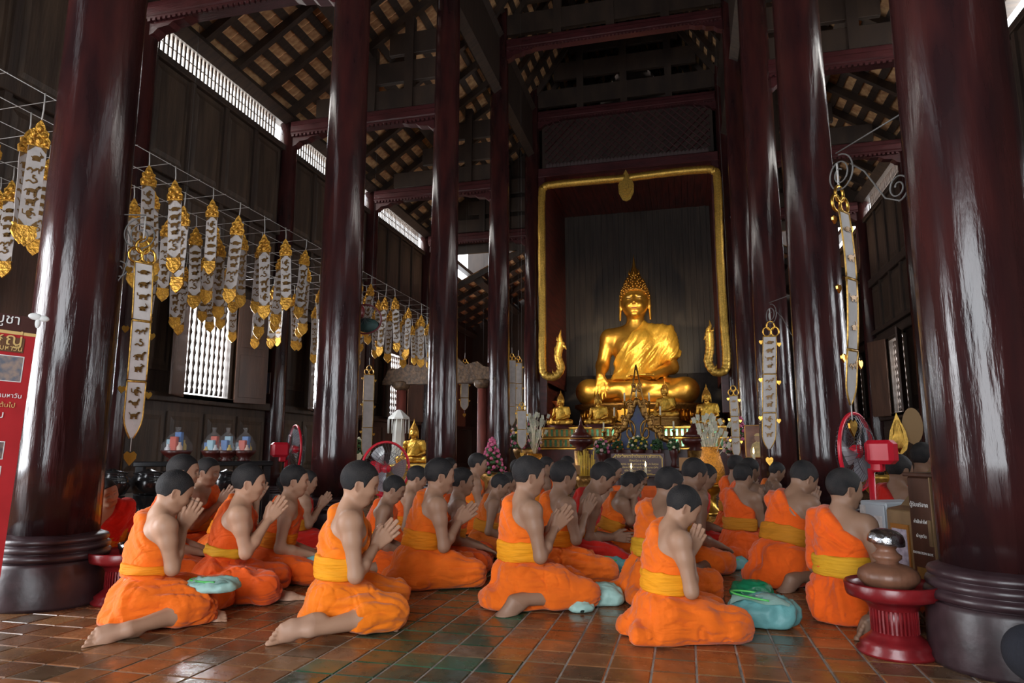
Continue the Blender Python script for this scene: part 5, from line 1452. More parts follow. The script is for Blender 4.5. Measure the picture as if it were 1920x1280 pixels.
ANIM = [blob(quad(.27, .17, .14, (.2, .1), (.33, .08, .12, .08), ((-.25, .05), (-.38, -.08), (-.46, .06)))),
        blob(quad(.30, .17, .24, (.26, .16), (.38, .2, .10, .08), ((-.3, .12), (-.38, -.1)), [(.36, .26), (.46, .38)])),
        blob(quad(.31, .13, .22, (.27, .14), (.37, .2, .11, .09), ((-.3, .08), (-.42, .1), (-.44, .28)))),
        blob(quad(.22, .17, .14, (.18, .16), (.28, .2, .09, .09), ((-.2, .05), (-.27, .12)), [(.26, .26), (.16, .46)])),
        blob([('l', [(-.4, -.1), (-.25, .1), (-.05, -.08), (.12, .12), (.3, 0), (.36, .22)], .055), ('e', .38, .26, .10, .07), ('l', [(-.1, -.1), (-.15, -.24)], .03), ('l', [(.2, 0), (.24, -.2)], .03)]),
        blob([('l', [(-.38, -.12), (-.2, .0), (0, -.16), (.2, -.02), (.1, .16), (-.06, .18), (-.02, .32)], .045), ('e', 0, .34, .09, .05)]),
        blob(quad(.29, .13, .28, (.28, .26), (.38, .34, .10, .06), ((-.28, .12), (-.4, -.06)))),
        blob(quad(.25, .15, .22, (.22, .2), (.32, .28, .09, .06), ((-.25, .12), (-.3, .16)), [(.3, .34), (.18, .42), (.14, .32)])),
        blob([('e', 0, 0, .16, .20), ('e', .1, .26, .11, .10), ('l', [(.05, .1), (.28, .02), (.3, -.1)], .04), ('l', [(-.08, -.15), (.02, -.28), (.16, -.28)], .05), ('l', [(-.12, -.1), (-.32, -.05), (-.34, .22)], .025)]),
        blob([('e', 0, 0, .22, .15), ('l', [(.12, .06), (.22, .28)], .06), ('e', .24, .30, .07, .06), ('l', [(-.15, .04), (-.36, .22), (-.42, .06)], .06), ('l', [(0, -.1), (.02, -.3), (.1, -.3)], .02), ('l', [(.2, .38), (.28, .38)], .03)]),
        blob(quad(.26, .12, .24, (.24, .2), (.34, .26, .10, .06), ((-.25, .1), (-.36, .28)))),
        blob(quad(.30, .19, .14, (.24, .06), (.36, .04, .12, .10), ((-.29, .1), (-.35, .14))))]
def leaf_poly(w, h, n=1): return [(0, -h), (w*.35, -h*.72), (w*.52, -h*.42), (w*.44, -h*.12), (w*.5, 0), (-w*.5, 0), (-w*.44, -h*.12), (-w*.52, -h*.42), (-w*.35, -h*.72)]
PW = .128
def banner_proto(kind, plen, first, n):
    """origin at the hanging point; parts string, crown, panel (> motifs), tail"""
    o = empty('zodiac_banner', (0, 0, 0)); sl = .16 if kind == 'a' else .24
    MB().tube([(0, 0, .02), (.004, 0, -sl*.5), (0, 0, -sl)], .006, 5).build('string', M_STRING, o)
    cr = MB(); z0 = -sl
    cr.prism([(0, z0 + .03), (.03, z0 - .01), (.045, z0 - .05), (.075, z0 - .07), (.07, z0 - .11), (.092, z0 - .14), (.086, z0 - .20), (-.086, z0 - .20), (-.092, z0 - .14), (-.07, z0 - .11), (-.075, z0 - .07), (-.045, z0 - .05), (-.03, z0 - .01)][::-1], -.012, .012, MX)
    for x, z, r in ((0, z0 - .05, .028), (.04, z0 - .10, .026), (-.04, z0 - .10, .026), (0, z0 - .15, .034), (.055, z0 - .165, .022), (-.055, z0 - .165, .022)): cr.ball((x, -.012, z), (r, .014, r), 8, 5)
    cr.v = [(x*.86, y, z) for x, y, z in cr.v]
    cr.build('crown', M_FOIL, o)
    z1 = z0 - .20
    pm = MB()
    ny = 14
    vs = []; fs = []
    for k in range(ny + 1):
        z = z1 - plen*k/ny; b = .004*math.sin(k*.9 + first)
        vs += [(-PW/2, b - .003, z), (PW/2, b + .004, z), (PW/2, b + .009, z), (-PW/2, b + .003, z)]
    for k in range(ny):
        a = 4*k
        fs += [(a, a+1, a+5, a+4)[::-1], (a+2, a+3, a+7, a+6)[::-1], (a+1, a+2, a+6, a+5)[::-1], (a+3, a, a+4, a+7)[::-1]]
    fs += [(0, 1, 2, 3), (4*ny+3, 4*ny+2, 4*ny+1, 4*ny)]
    pm.add(vs, fs); pan = pm.build('panel', M_CLOTHW, o)
    for k in range(n):
        z = z1 - plen*(.09 + .82*(k + .5)/n); b = .004*math.sin((z1 - z)/plen*ny*.9 + first)
        for s in (1,):
            obj('animal_motif', ANIM[(first + k) % 12], None, pan, (0, b + (-.003 if s > 0 else .010), z), (0, 0, 0 if s > 0 else math.pi), (PW*1.0, 1, PW*1.0*min(1, plen/n/PW*1.25)))
    for s, zz in ((1, z1), (-1, z1 - plen)):
        for sx in (1, -1): MB().prism([(sx*PW*.48, zz), (sx*PW*.48, zz - s*.05), (sx*PW*.16, zz - s*.004)][::-s*sx], -.009, -.004, MX).build('corner_ornament', M_MOTIF, pan)
    z2 = z1 - plen; MB().prism(leaf_poly(PW*1.12, .17)[::1], -.010, .010, Matrix.Translation((0, 0, z2)) @ MX).build('tail', M_FOIL, o)
    return o
PROTO = [banner_proto('a', .62, 0, 6), banner_proto('a', .62, 6, 6), banner_proto('b', .66, 3, 6), banner_proto('a', .56, 8, 5)]
first_use = [True]*4
WHERE = ['nearest the nave', 'second from the nave', 'third from the nave', 'nearest the wall']
used_lab = {}
def hang(k, loc, rz, tilt, label, group, s=1.0):
    if first_use[k]: o = PROTO[k]; first_use[k] = False
    else: o = copy_tree(PROTO[k])
    o.location = loc; o.rotation_euler = (tilt[0], tilt[1], rz); o.scale = (s,)*3
    tag(o, label, 'banner', group); return o
def facing(p): return math.atan2(p.y, p.x) - math.pi/2
ZG = 3.87
def wire_grid(name, x0, x1, y0, y1, nx, ny, label):
    o = empty(name, ((x0 + x1)/2, (y0 + y1)/2, ZG), 0, label, 'wire grid'); c = o.location
    for k in range(nx + 1):
        x = x0 + (x1 - x0)*k/nx - c.x; MB().tube([(x, y0 - c.y, 0), (x, 0, -.01), (x, y1 - c.y, 0)], .0032, 4).build('wire', M_STRING, o)
    for k in range(ny + 1):
        y = y0 + (y1 - y0)*k/ny - c.y; MB().tube([(x0 - c.x, y, .006), (0, y, -.004), (x1 - c.x, y, .006)], .0032, 4).build('wire', M_STRING, o)
    for xx, yy in ((x0, y0), (x1, y0), (x0, y1), (x1, y1), (x0, (y0+y1)/2), (x1, (y0+y1)/2)):
        MB().tube([(xx - c.x, yy - c.y, 0), (xx - c.x, yy - c.y, 3.9)], .003, 4).build('hanging_wire', M_WIRE, o)
    return o
wire_grid('wire_grid', -7.35, -4.95, 2.9, 14.2, 6, 26, 'white wire grid over the left aisle carrying the zodiac banners')
qb = random.Random(11); NUM = ['first', 'second', 'third', 'fourth', 'fifth', 'sixth', 'seventh', 'eighth', 'ninth', 'tenth', 'eleventh', 'twelfth', 'thirteenth', 'fourteenth', 'fifteenth', 'sixteenth', 'seventeenth', 'eighteenth', 'nineteenth', 'twentieth']
ROWN = ['nearest the nave', 'second from the nave', 'in the middle', 'second from the wall', 'nearest the wall']
for ci, x in enumerate((-4.95, -5.35, -5.75, -6.55, -6.95)):
    j = 0; y = 3.15 + .1*ci
    while y < 14.0:
        q_ = to_px((x, y, 3.2))
        if 105 < q_[0] < 235: y += .5; continue
        hang(qb.randrange(4), (x, y + qb.uniform(-.08, .08), ZG - .015), facing(Vector((x, y, 0))) + qb.uniform(-.6, .5), (qb.uniform(-.05, .05), qb.uniform(-.07, .07)),
             f'zodiac banner, {NUM[min(j, 19)]} from the front in the row {ROWN[ci]}', 'zodiac banners in the left aisle', qb.uniform(.90, 1.06)); j += 1
        y += (.50 if y < 11 else .62) if ci < 3 else .60 if y < 11 else 1.0
# long banners on scroll brackets
def scroll_bracket(name, loc, rz, L, label):
    o = empty(name, loc, rz, label, 'bracket', 'scroll brackets')
    pts = []
    for k in range(52):
        t = k/51; a = 4.2*math.pi*(1 - t) + math.pi/2; r = .03 + .10*t
        pts.append((L - .02 + r*math.cos(a), 0, -.15 + r*math.sin(a)))
    pts2 = [(L - .12, 0, -.12), (L*.62, 0, -.22), (L*.38, 0, -.45), (L*.22, 0, -.50)]
    for k in range(40):
        t = k/39; a = -math.pi/2 - 3.4*math.pi*t; r = .085*(1 - .75*t); pts2.append((L*.22 + r*math.cos(a), 0, -.42 + r*math.sin(a)))
    MB().tube(pts, .005, 6).build('scroll', M_WIRE, o); MB().tube(pts2, .005, 6).build('scroll', M_WIRE, o)
    MB().tube([(0, 0, 0), (L, 0, .0)], .005, 5).build('top_bar', M_WIRE, o); MB().tube([(.01, 0, .02), (.01, 0, -.6)], .006, 5).build('back_bar', M_WIRE, o)
    return o
M_LACE = mat('gold_trim', (.62, .36, .08), .4, .7, noise=.5, nscale=(50, 50, 50))
def long_banner(name, top, rz, seg, label, w=.19, sl=.28, curl=0.0, sway=0.0, n=4, mot=True, cord=0.0):
    """rings on a cord, jointed white panels, pointed hem, heart pendants"""
    o = empty(name, top, rz, label, 'banner', 'long banners')
    MB().tube([(0, 0, .05), (0, 0, -sl)], .007, 5).build('string', M_STRING, o)
    if cord: MB().tube([(0, 0, .04), (0, 0, cord - top.z)], .0022, 4).build('cord', M_WIRE, o)
    for dx, dz in ((0, -.04), (-.045, -.11), (.045, -.11)):
        MB().tube([(dx + .045*math.cos(a*.5236), .0, -sl + dz + .055*math.sin(a*.5236)) for a in range(12)], .010, 6, True).build('ring', M_GOLD, o)
    z = -sl - .17; k0 = 0
    for si, h in enumerate(seg):
        vs, fs, m = [], [], 8
        last = si == len(seg) - 1
        for k in range(m + 1):
            t = k/m; ww = w/2*(1 if not last or t < .6 else math.cos((t - .6)/.4*1.35)); yy = curl*math.sin((z - h*t)*2.2); xx = sway*(-(z - h*t))
            vs += [(xx - ww, yy, z - h*t), (xx + ww, yy + .01, z - h*t), (xx + ww, yy + .016, z - h*t), (xx - ww, yy + .006, z - h*t)]
        for k in range(m):
            a = 4*k; fs += [(a+4, a+5, a+1, a), (a+6, a+7, a+3, a+2), (a+5, a+6, a+2, a+1), (a+7, a+4, a, a+3)]
        pan = MB().add(vs, fs).build('panel', M_CLOTHW, o)
        tr = MB()
        for s in (0, 1): tr.tube([Vector(vs[4*k + s]) for k in range(m + 1)], .006, 5)
        tr.tube([Vector(vs[0]), Vector(vs[1])], .008, 5); tr.build('gold_trim', M_LACE, pan)
        if mot:
            for k in range(n):
                t = (k + .5)/n*.86 + .07
                if last and t > .7: continue
                zz = z - h*t; yy = curl*math.sin(zz*2.2); xx = sway*(-zz)
                for s in (1,): obj('animal_motif', ANIM[(k0 + k) % 12], None, pan, (xx, yy - .002 if s > 0 else yy + .018, zz), (0, 0, 0 if s > 0 else math.pi), (w*.75, 1, min(w*.75, h/n*1.0)))
            k0 += n
        for s in (-1, 1):
            xx = sway*(-z); hz = z - h*(.12 if s < 0 else .2)
            hp = [(0, -.042), (.021, -.017), (.024, .0), (.013, .013), (0, .004), (-.013, .013), (-.024, 0), (-.021, -.017)]
            MB().prism(hp[::-1], -.006, .006, Matrix.Translation((xx + s*(w/2 + .025), -.01, hz)) @ MX).build('heart_pendant', M_GOLD, o)
        z -= h + .012
    zz = z; xx = sway*(-z)
    MB().tube([(xx, curl*math.sin(z*2.2), z + .02), (xx, curl*math.sin(z*2.2), z - .08)], .004, 4).build('tassel_string', M_STRING, o)
    MB().prism([(0, -.08), (.038, -.03), (.042, .0), (.022, .022), (0, .008), (-.022, .022), (-.042, 0), (-.038, -.03)][::-1], -.006, .006, Matrix.Translation((xx, curl*math.sin(z*2.2), z - .10)) @ MX).build('heart_pendant', M_GOLD, o)
    return o
def facing(p): return math.atan2(p.y, p.x) - math.pi/2
pA = at_r(272, 418, 5.55); bA = Vector((XL, ROW[2], 0)); d = Vector((pA.x - XL, pA.y - ROW[2])); az = math.atan2(d.y, d.x)
scroll_bracket('scroll_bracket', (XL + .22*math.cos(az), ROW[2] + .22*math.sin(az), pA.z + .06), az, d.length - .22, 'wire scroll bracket on the nearest left column')
long_banner('long_banner', pA, facing(pA) + .25, (.42, .42, .40), 'long white zodiac banner in three panels hanging beside the nearest left column', .125, .14, .06, .025)
pB = at_r(1570, 320, 4.75); d = Vector((pB.x - XR, pB.y - ROW[2])); az = math.atan2(d.y, d.x)
scroll_bracket('scroll_bracket', (XR + .22*math.cos(az), ROW[2] + .22*math.sin(az), pB.z + .12), az, d.length - .22, 'large wire scroll bracket on the nearest right column')
long_banner('long_banner', pB, facing(pB) + 1.05, (.44, .44, .34), 'long white banner with gold hearts turned edge-on beside the nearest right column', .13, .12, .05, -.02, 2)
pC = at_r(1443, 586, 8.6); d = Vector((pC.x - XR, pC.y - ROW[3])); az = math.atan2(d.y, d.x)
scroll_bracket('scroll_bracket', (XR + .24*math.cos(az), ROW[3] + .24*math.sin(az), pC.z + .12), az, d.length - .24, 'thin wire scroll bracket on the second right column')
long_banner('long_banner', pC, facing(pC) + .1, (.44, .44, .42), 'white zodiac banner in front of the third right column', .15, .12, .03, -.06)
pD = at_r(1374, 716, 13.0); long_banner('long_banner', pD, facing(pD), (.36, .36, .36), 'narrow white banner beside the right end of the altar', .14, .08, .02, 0, 2, True, 10.3)
for px, py, r, sg_, lab in ((846, 742 - 30, 17.0, (.62, .62, .55), 'white gold-bordered banner right of the third left column'), (872, 665, 17.5, (.4, .4, .3), 'short white diamond banner between the third and fourth left columns'),
                            (906, 690, 17.2, (.5, .5, .5, .4), 'long plain white banner left of the fourth left column'), (960, 655, 18.0, (.6, .6, .5), 'pair of plain white banners right of the fourth left column, left one'),
                            (972, 660, 18.2, (.55, .55, .4), 'pair of plain white banners right of the fourth left column, right one'), (693, 675, 13.6, (.5, .5, .6), 'thin white banner with gold hearts beside the third window'), (978, 745, 15.0, (.4, .4), 'slim white banner above the flowers at the left end of the altar')):
    p = at_r(px, py, r); long_banner('long_banner', p, facing(p) + .1, sg_, lab, .2, .12, .04, 0, 2, px == 846, 7.8 + .681*(p.x + 7.75) + .06 if p.x < -4.3 else 11.4 + 1.47*(p.x + 4.45) + .06)
# ================================================================== THINGS AROUND THE NOVICES
M_RED = mat('red_lacquer', (.20, .010, .013), .30, noise=.35, nscale=(9, 9, 9), color2=(.12, .006, .008), bump=.002, spec=.5)
M_REDP = mat('red_plastic', (.55, .012, .028), .32); M_DKWIRE = mat('fan_guard_wire', (.10, .10, .11), .35, .6); M_BLADE = mat('fan_blade', (.30, .31, .34), .25, 0, trans=.35)
M_CHROME = mat('silver_bowl', (.62, .63, .66), .22, 1.0, noise=.3, nscale=(30, 30, 30), bump=.004, bscale=(70, 70, 70)); M_CLAY = mat('water_pot_clay', (.20, .085, .048), .42, noise=.3, nscale=(14, 14, 14), bump=.002)
# ---- standing fans
def make_fan(guard=M_DKWIRE, rim=M_REDP):
    """faces +X at height 1.05"""
    o = empty('standing_fan', (0, 0, 0)); Z = 1.05
    MB().lathe([(.20, 0), (.20, .03), (.05, .06), (.035, .10)], 20).build('base', M_REDP, o)
    MB().tube([(0, 0, .08), (0, 0, Z - .14)], .026, 10).build('pole', M_REDP, o)
    MB().box((-.20, -.075, Z - .10), (.02, .075, Z + .09), .03).box((-.10, -.04, Z - .16), (-.01, .04, Z - .09), .012).build('motor', M_REDP, o)
    Mx = Matrix.Translation((.10, 0, Z)) @ Matrix.Rotation(math.pi/2, 4, 'Y')
    R = .31
    MB().tube([(.10, R*math.cos(a*.1309), Z + R*math.sin(a*.1309)) for a in range(48)], .016, 8, True).build('rim', rim, o)
    for side, dx in (('front_guard', .095), ('back_guard', -.085)):
        g = MB()
        for k in range(44):
            a = k/44*6.283; c, s = math.cos(a), math.sin(a)
            g.tube([(.10 + dx, .05*c, Z + .05*s), (.10 + dx*.92, R*.6*c, Z + R*.6*s), (.10 + dx*.45, R*.92*c, Z + R*.92*s), (.10, R*c, Z + R*s)], .0022, 3, smooth=False)
        for rr, f in ((.05, 1), (.6*R, .92)): g.tube([(.10 + dx*f, rr*math.cos(a*.2618), Z + rr*math.sin(a*.2618)) for a in range(24)], .003, 4, True)
        g.build(side, guard, o)
    for k in range(3):
        b = MB(); vs = []; a0 = k*2.094; n = 7
        for i in range(n + 1):
            t = i/n; r = .05 + .22*t; w = .55 + .35*math.sin(t*2.6)
            for j in range(5):
                u = j/4 - .5; a = a0 + u*w*1.1; vs.append((.10 + u*.07, r*math.cos(a), Z + r*math.sin(a)))
        fs = [(i*5+j, i*5+j+1, i*5+j+6, i*5+j+5) for i in range(n) for j in range(4)]
        b.add(vs, fs, True).build('blade', M_BLADE, o)
    MB().lathe([(.055, -.03), (.055, .02), (.04, .045), (.002, .055)], 16, Mx).build('hub', M_REDP, o)
    return o
fan0 = make_fan(); fan_used = False
def fan(px, py, r, psi, label, tilt=0):
    global fan_used
    o = copy_tree(fan0) if fan_used else fan0; fan_used = True
    p = at_r(px, py, r); az = math.atan2(p.y, p.x)
    o.location = (p.x, p.y, 0); s = p.z/1.05
    o.scale = (1, 1, 1); o.rotation_euler = (0, 0, az - math.pi/2 + math.radians(psi)); tag(o, label, 'fan', 'standing fans')
    dz = p.z - 1.05                       # telescopic pole: raise the head, keep the base on the floor
    for ch in o.children:
        if ch.name.startswith('base'): continue
        if ch.name.startswith('pole'): ch.scale = (1, 1, (p.z - .14)/(1.05 - .14)); ch.location.z = .08*(1 - (p.z - .14)/(1.05 - .14))
        else: ch.location.z = dz
    return o
fan(538, 842, 9.5, 14, 'red standing fan in front of the window wall, seen edge-on left of the second column')
fan(716, 878, 8.4, -62, 'red standing fan with pale blades facing the viewer, behind the boys')
fan(1630, 846, 6.3, 158, 'big red standing fan on the right, its guard turned towards the novices')
# ---- clay water pot with silver bowl on the red pedestal
TRAY = [(.165, 0), (.17, .015), (.15, .03), (.155, .045), (.13, .065), (.105, .085), (.098, .10)]
TRAY2 = [(.105, .20), (.115, .22), (.15, .24), (.195, .255), (.20, .27), (.205, .31), (.198, .318), (.185, .30), (.17, .275), (.02, .27)]
def pedestal(loc, s, label):
    o = empty('red_pedestal_tray', loc, 0, label, 'pedestal', 'red pedestal trays', s)
    MB().lathe(TRAY, 40).build('foot', M_RED, o)
    mb = MB().lathe([(.088, .095), (.084, .15), (.094, .205)], 32)
    mb.build('core', M_RED, o)
    sp = MB().box((.092, -.0042, .098), (.102, .0042, .205)).mesh('spindle'); sp.materials.append(M_RED)
    for k in range(36): obj('spindle', sp, None, o, rot=(0, 0, k*6.283/36))
    MB().lathe(TRAY2, 44, caps=False).build('tray', M_RED, o)
    return o
pp0 = on_z(1682, 1224); PZ = 1.08
pedestal((pp0.x, pp0.y, 0), PZ, 'red turned pedestal tray at the foot of the nearest right column')
wp = empty('water_pot', (pp0.x - .01, pp0.y, .272*PZ), 0, 'ribbed brown clay water pot with stacked neck on the red pedestal', 'pot')
prof = [(.075, 0), (.08, .015), (.11, .03), (.134, .06), (.138, .08), (.13, .105), (.10, .128), (.06, .14)]
mb = MB().lathe(prof, 64)
mb.v = [(x*(1 + .055*(abs(math.sin(18*math.atan2(y, x))) if .02 < z < .11 else 0)), y*(1 + .055*(abs(math.sin(18*math.atan2(y, x))) if .02 < z < .11 else 0)), z) for x, y, z in mb.v]
mb.build('belly', M_CLAY, wp)
MB().lathe([(.058, .135), (.050, .15), (.068, .165), (.070, .18), (.05, .195), (.042, .21), (.052, .222), (.060, .235), (.06, .25), (.045, .26)], 32).build('neck', M_CLAY, wp)
sb = MB().lathe([(.082, 0), (.088, .004), (.086, .03), (.074, .055), (.05, .07), (.02, .076), (.001, .077)], 36).build('silver_bowl', M_CHROME, None)
sb.location = (pp0.x - .01, pp0.y, .272*PZ + .235); sb.rotation_euler = (.05, .12, 0); tag(sb, 'embossed silver bowl turned upside down on the clay water pot', 'bowl')
pl_ = on_z(226, 1128); pedestal((pl_.x, pl_.y, 0), 1.05, 'red pedestal tray half hidden between the nearest left column and a novice')
s2 = MB().lathe([(.05, 0), (.085, .02), (.10, .07), (.105, .10), (.098, .10), (.08, .03), (.001, .015)], 28, caps=False).build('silver_bowl', M_CHROME, None, loc=(pl_.x + .06, pl_.y + .02, .272*1.05)); tag(s2, 'silver bowl on the red tray behind the leftmost praying novice', 'bowl')
# low red stool by the second column
rs_ = on_z(560, 1030); st_ = empty('footstool', (rs_.x, rs_.y, 0), .3, 'low dark red plastic step beside the second left column', 'stool')
MB().box((-.17, -.11, .05), (.17, .11, .11), .02).build('top', M_RED, st_); MB().box((-.21, -.14, 0), (.21, .14, .06), .015).build('base', M_RED, st_)
# ---- donation box, desk and cabinet by the right column
M_BOXW = mat('donation_box_wood', (.070, .030, .018), .40, noise=.4, nscale=(14, 14, 2)); M_WHITE = mat('white_paint', (.72, .72, .70), .6); M_CAB = mat('cabinet_grey', (.36, .39, .42), .5); M_TAN = mat('tan_board', (.20, .12, .055), .55, noise=.3)
M_PAPER = mat('paper', (.55, .52, .50), .7, noise=.3, nscale=(20, 20, 20)); M_YLAB = mat('yellow_notice', (.32, .18, .04), .6, noise=.3)
def facebox(name, pl, pr, depth, h, m, label, cat, chamfer=.01):
    """box whose visible front runs on the floor from point pl to pr"""
    d = Vector((pr.x - pl.x, pr.y - pl.y, 0)); L = d.length; rz = math.atan2(d.y, d.x)
    o = empty(name, (pl.x, pl.y, 0), rz, label, cat)
    box_obj('body', (0, 0, 0), (L, depth, h), m, o, chamfer); return o, L
a = at_r(1694, 845, 5.02); b = at_r(1772, 845, 4.75); a.z = b.z = 0
hbx = at_r(1700, 893, 4.97).z
dbx, L = facebox('donation_box', a, b, .34, hbx, M_BOXW, 'dark wooden donation box with white Thai lettering beside the right column', 'donation box')
box_obj('lid', (-.01, -.02, hbx), (L + .01, .36, hbx + .025), M_BOXW, dbx, .006)
for s_, fz, sz in (('ตู้รับบริจาค', .80, .036), ('ค่าน้ำค่าไฟ', .68, .028), ('บำรุงวัด', .58, .028), ('DONATION BOX', .46, .021)):
    lettering(s_, sz, M_WHITE, dbx, (L*.27, -.003, hbx*fz), (math.pi/2, 0, 0), .001)
box_obj('notice', (L*.10, -.004, hbx*.18), (L*.46, 0, hbx*.36), M_YLAB, dbx); box_obj('hinge_plate', (L*.48, -.012, hbx*.52), (L*.55, 0, hbx*.70), M_TAN, dbx); box_obj('trim', (L*.58, -.01, 0), (L*.61, 0, hbx), M_TAN, dbx)
a = at_r(1651, 845, 5.45); b = at_r(1700, 845, 5.25); a.z = b.z = 0
h2 = at_r(1670, 960, 5.1).z
dk, L = facebox('sloping_desk', a, b, .40, h2, M_TAN, 'brown slope-topped box with a framed notice beside the donation box', 'box')
sl = MB().add([(0, 0, h2), (L, 0, h2), (L, .40, h2), (0, .40, h2), (0, .40, h2 + .30), (L, .40, h2 + .30), (L, .12, h2 + .02), (0, .12, h2 + .02)], [(0, 1, 6, 7), (7, 6, 5, 4), (0, 3, 2, 1), (3, 4, 5, 2), (0, 7, 4, 3), (1, 2, 5, 6)]); sl.build('slope', M_TAN, dk)
box_obj('notice_frame', (L*.2, -.012, h2*.35), (L*.85, 0, h2*.85), M_FRAMEG, dk); box_obj('notice', (L*.26, -.016, h2*.40), (L*.79, -.010, h2*.80), mat('notice_print', (.45, .40, .48), .5, noise=.5, nscale=(30, 30, 30)), dk)
a = at_r(1604, 845, 5.75); b = at_r(1652, 845, 5.55); a.z = b.z = 0
h3 = at_r(1630, 940, 5.6).z
cb, L = facebox('white_cabinet', a, b, .35, h3, M_CAB, 'pale grey metal cabinet with papers stuck on it behind the seated novice', 'cabinet')
box_obj('door', (L*.28, -.015, .02), (L*.98, 0, h3 - .02), M_CAB, cb, .004); box_obj('poster', (L*.02, -.006, h3*.3), (L*.26, 0, h3*.95), M_PAPER, cb); box_obj('handle', (L*.30, -.03, h3*.5), (L*.34, -.014, h3*.8), M_DKWIRE, cb); box_obj('poster', (L*.62, -.019, h3*.4), (L*.9, -.014, h3*.85), M_PAPER, cb)
# ---- cloth bags
def bag_mesh(seed, dims, h=.012):
    q = random.Random(seed); dx, dy, dz = dims
    G = Grp([ell((0, 0, dz*.45), (dx*.52, dy*.52, dz*.55), .04), ell((dx*.22, dy*.1, dz*.42), (dx*.32, dy*.42, dz*.45), .04), ell((-dx*.25, -dy*.08, dz*.4), (dx*.28, dy*.45, dz*.42), .04), ell((dx*.05, -dy*.25, dz*.3), (dx*.45, dy*.26, dz*.34), .04)], cull=False)
    f = lambda P: smax(G(P), F32(.003) - P[:, 2], .015)
    V, Q, N = surface(f, (-dx*.65, -dy*.65, -.02), (dx*.65, dy*.65, dz*1.15), h)
    n = ridge(vnoise(V*np.array((9, 16, 12)) + 4*vnoise(V*5, seed)[:, None], seed)) - .5; n2 = ridge(vnoise(V*np.array((22, 30, 26)) + 9, seed + 2)) - .5
    V = V + N*(.034*n + .012*n2)[:, None]*np.clip(V[:, 2:3]/.03, 0, 1); V[:, 2] = np.maximum(V[:, 2], .002)
    return to_mesh('pouch', V, Q)
M_TEAL = mat('bag_teal', (.16, .42, .42), .55, noise=.25, nscale=(9, 9, 9), bump=.004, bscale=(30, 30, 30)); M_MINT = mat('bag_mint', (.36, .58, .52), .55, noise=.2, bump=.004, bscale=(30, 30, 30)); M_EMER = mat('bag_emerald', (.015, .30, .13), .35, noise=.3, bump=.004, bscale=(30, 30, 30)); M_PIPE = mat('bag_green_piping', (.10, .55, .12), .5)
M_PRINT = mat('bag_print', (.55, .40, .42), .6, noise=.6, nscale=(40, 40, 40), color2=(.25, .35, .42))
def bag(px, py, dims, rz, m, label, seed, z=0, r=None, strap=True, flap=None):
    p = on_z(px, py, z) if r is None else at_r(px, py, r)
    o = empty('cloth_bag', p, rz, label, 'bag', 'cloth bags'); me = bag_mesh(seed, dims); obj('pouch', me, m, o)
    dx, dy, dz = dims; q = random.Random(seed)
    if strap:
        pts = [(dx*.42*math.cos(a) - dx*.05, dy*.34*math.sin(a) - dy*.1, dz*(.80 + .25*math.sin(a*.5))) for a in [k/12*5.2 for k in range(13)]]
        MB().tube(smooth_path([Vector(p_) for p_ in pts], 3), .006, 6).build('green_piping', M_PIPE, o)
    if flap:
        vs = []; n = 8
        for i in range(n + 1):
            for j in range(n + 1):
                u, v = i/n - .5, j/n - .5; vs.append((u*dx*.9, v*dy*.8 - dy*.1, dz*(1.02 - .5*(u*u + v*v)) + .012*math.sin(9*u + 5*v)))
        MB().add(vs, [(i*(n+1)+j, (i+1)*(n+1)+j, (i+1)*(n+1)+j+1, i*(n+1)+j+1) for i in range(n) for j in range(n)], True).build('flap', flap, o)
    MB().box((-dx*.1, -dy*.1, dz*.97), (dx*.16, dy*.12, dz*1.0), .004).build('print', M_PRINT, o)
    return o
bag(1432, 1172, (.36, .24, .17), -.25, M_TEAL, 'large teal cloth bag with green piping lying beside the nearest novice', 31, flap=M_MINT)
bag(1408, 1122, (.24, .17, .11), -.1, M_EMER, 'shiny emerald green bag behind the large teal one', 32, strap=False)
bag(1378, 1066, (.20, .17, .09), .1, M_TEAL, 'flat teal bag between the nearest novice and the back-view novice', 33)
bag(1128, 1132, (.24, .20, .12), .2, M_MINT, 'pale blue-green bag at the knee of the upright middle novice', 34, strap=False)
bag(1090, 1146, (.13, .10, .05), .5, M_MINT, 'small folded mint cloth with green edge under the middle novice knee', 35)
bag(1150, 1076, (.26, .18, .13), 0, M_TEAL, 'teal bag with a rolled top behind the middle novice', 36)
bag(712, 1018, (.20, .14, .10), .2, M_TEAL, 'teal bag half hidden behind the brightest robe', 37, z=.08)
bag(398, 1108, (.26, .20, .07), .3, M_MINT, 'mint cloth bag lying on the lap of the leftmost praying novice', 38, r=4.62, flap=M_MINT)
bag(596, 1055, (.13, .10, .05), .3, M_TEAL, 'bit of teal cloth on the lap of the novice by the second column', 39, r=5.7, strap=False)
bag(1738, 1128, (.22, .20, .20), .2, M_TEAL, 'teal bag standing between the donation box and the right column', 40, z=.0)
# ---- framed portraits on the wall columns
def pic_on(px, py, xx, yy, w, h, lab, fig, sk, ground):
    p = on_y(px, py, yy); rz = math.atan2(p.y, p.x) - math.pi/2
    framed('framed_photo', 0, 0, 0, w, h, lab, ground=ground, fig=fig, frame=M_BOXW, rz=rz*.6, skin=sk, p=p)
pic_on(488, 738, XWL, ROW[4] - .36, .34, .40, 'small framed photograph of an elder on the first left wall column', (.55, .42, .30), (.42, .27, .18), (.08, .09, .14))
pic_on(671, 762, XWL, ROW[5] - .36, .28, .42, 'small framed photograph of a dark-suited man on the second left wall column', (.05, .06, .08), (.45, .32, .26), (.42, .40, .36))
pic_on(1663, 782, XWR, ROW[6] - .36, .30, .42, 'small framed photograph on the right wall column beyond the fan', (.30, .24, .20), (.40, .27, .2), (.30, .29, .30))
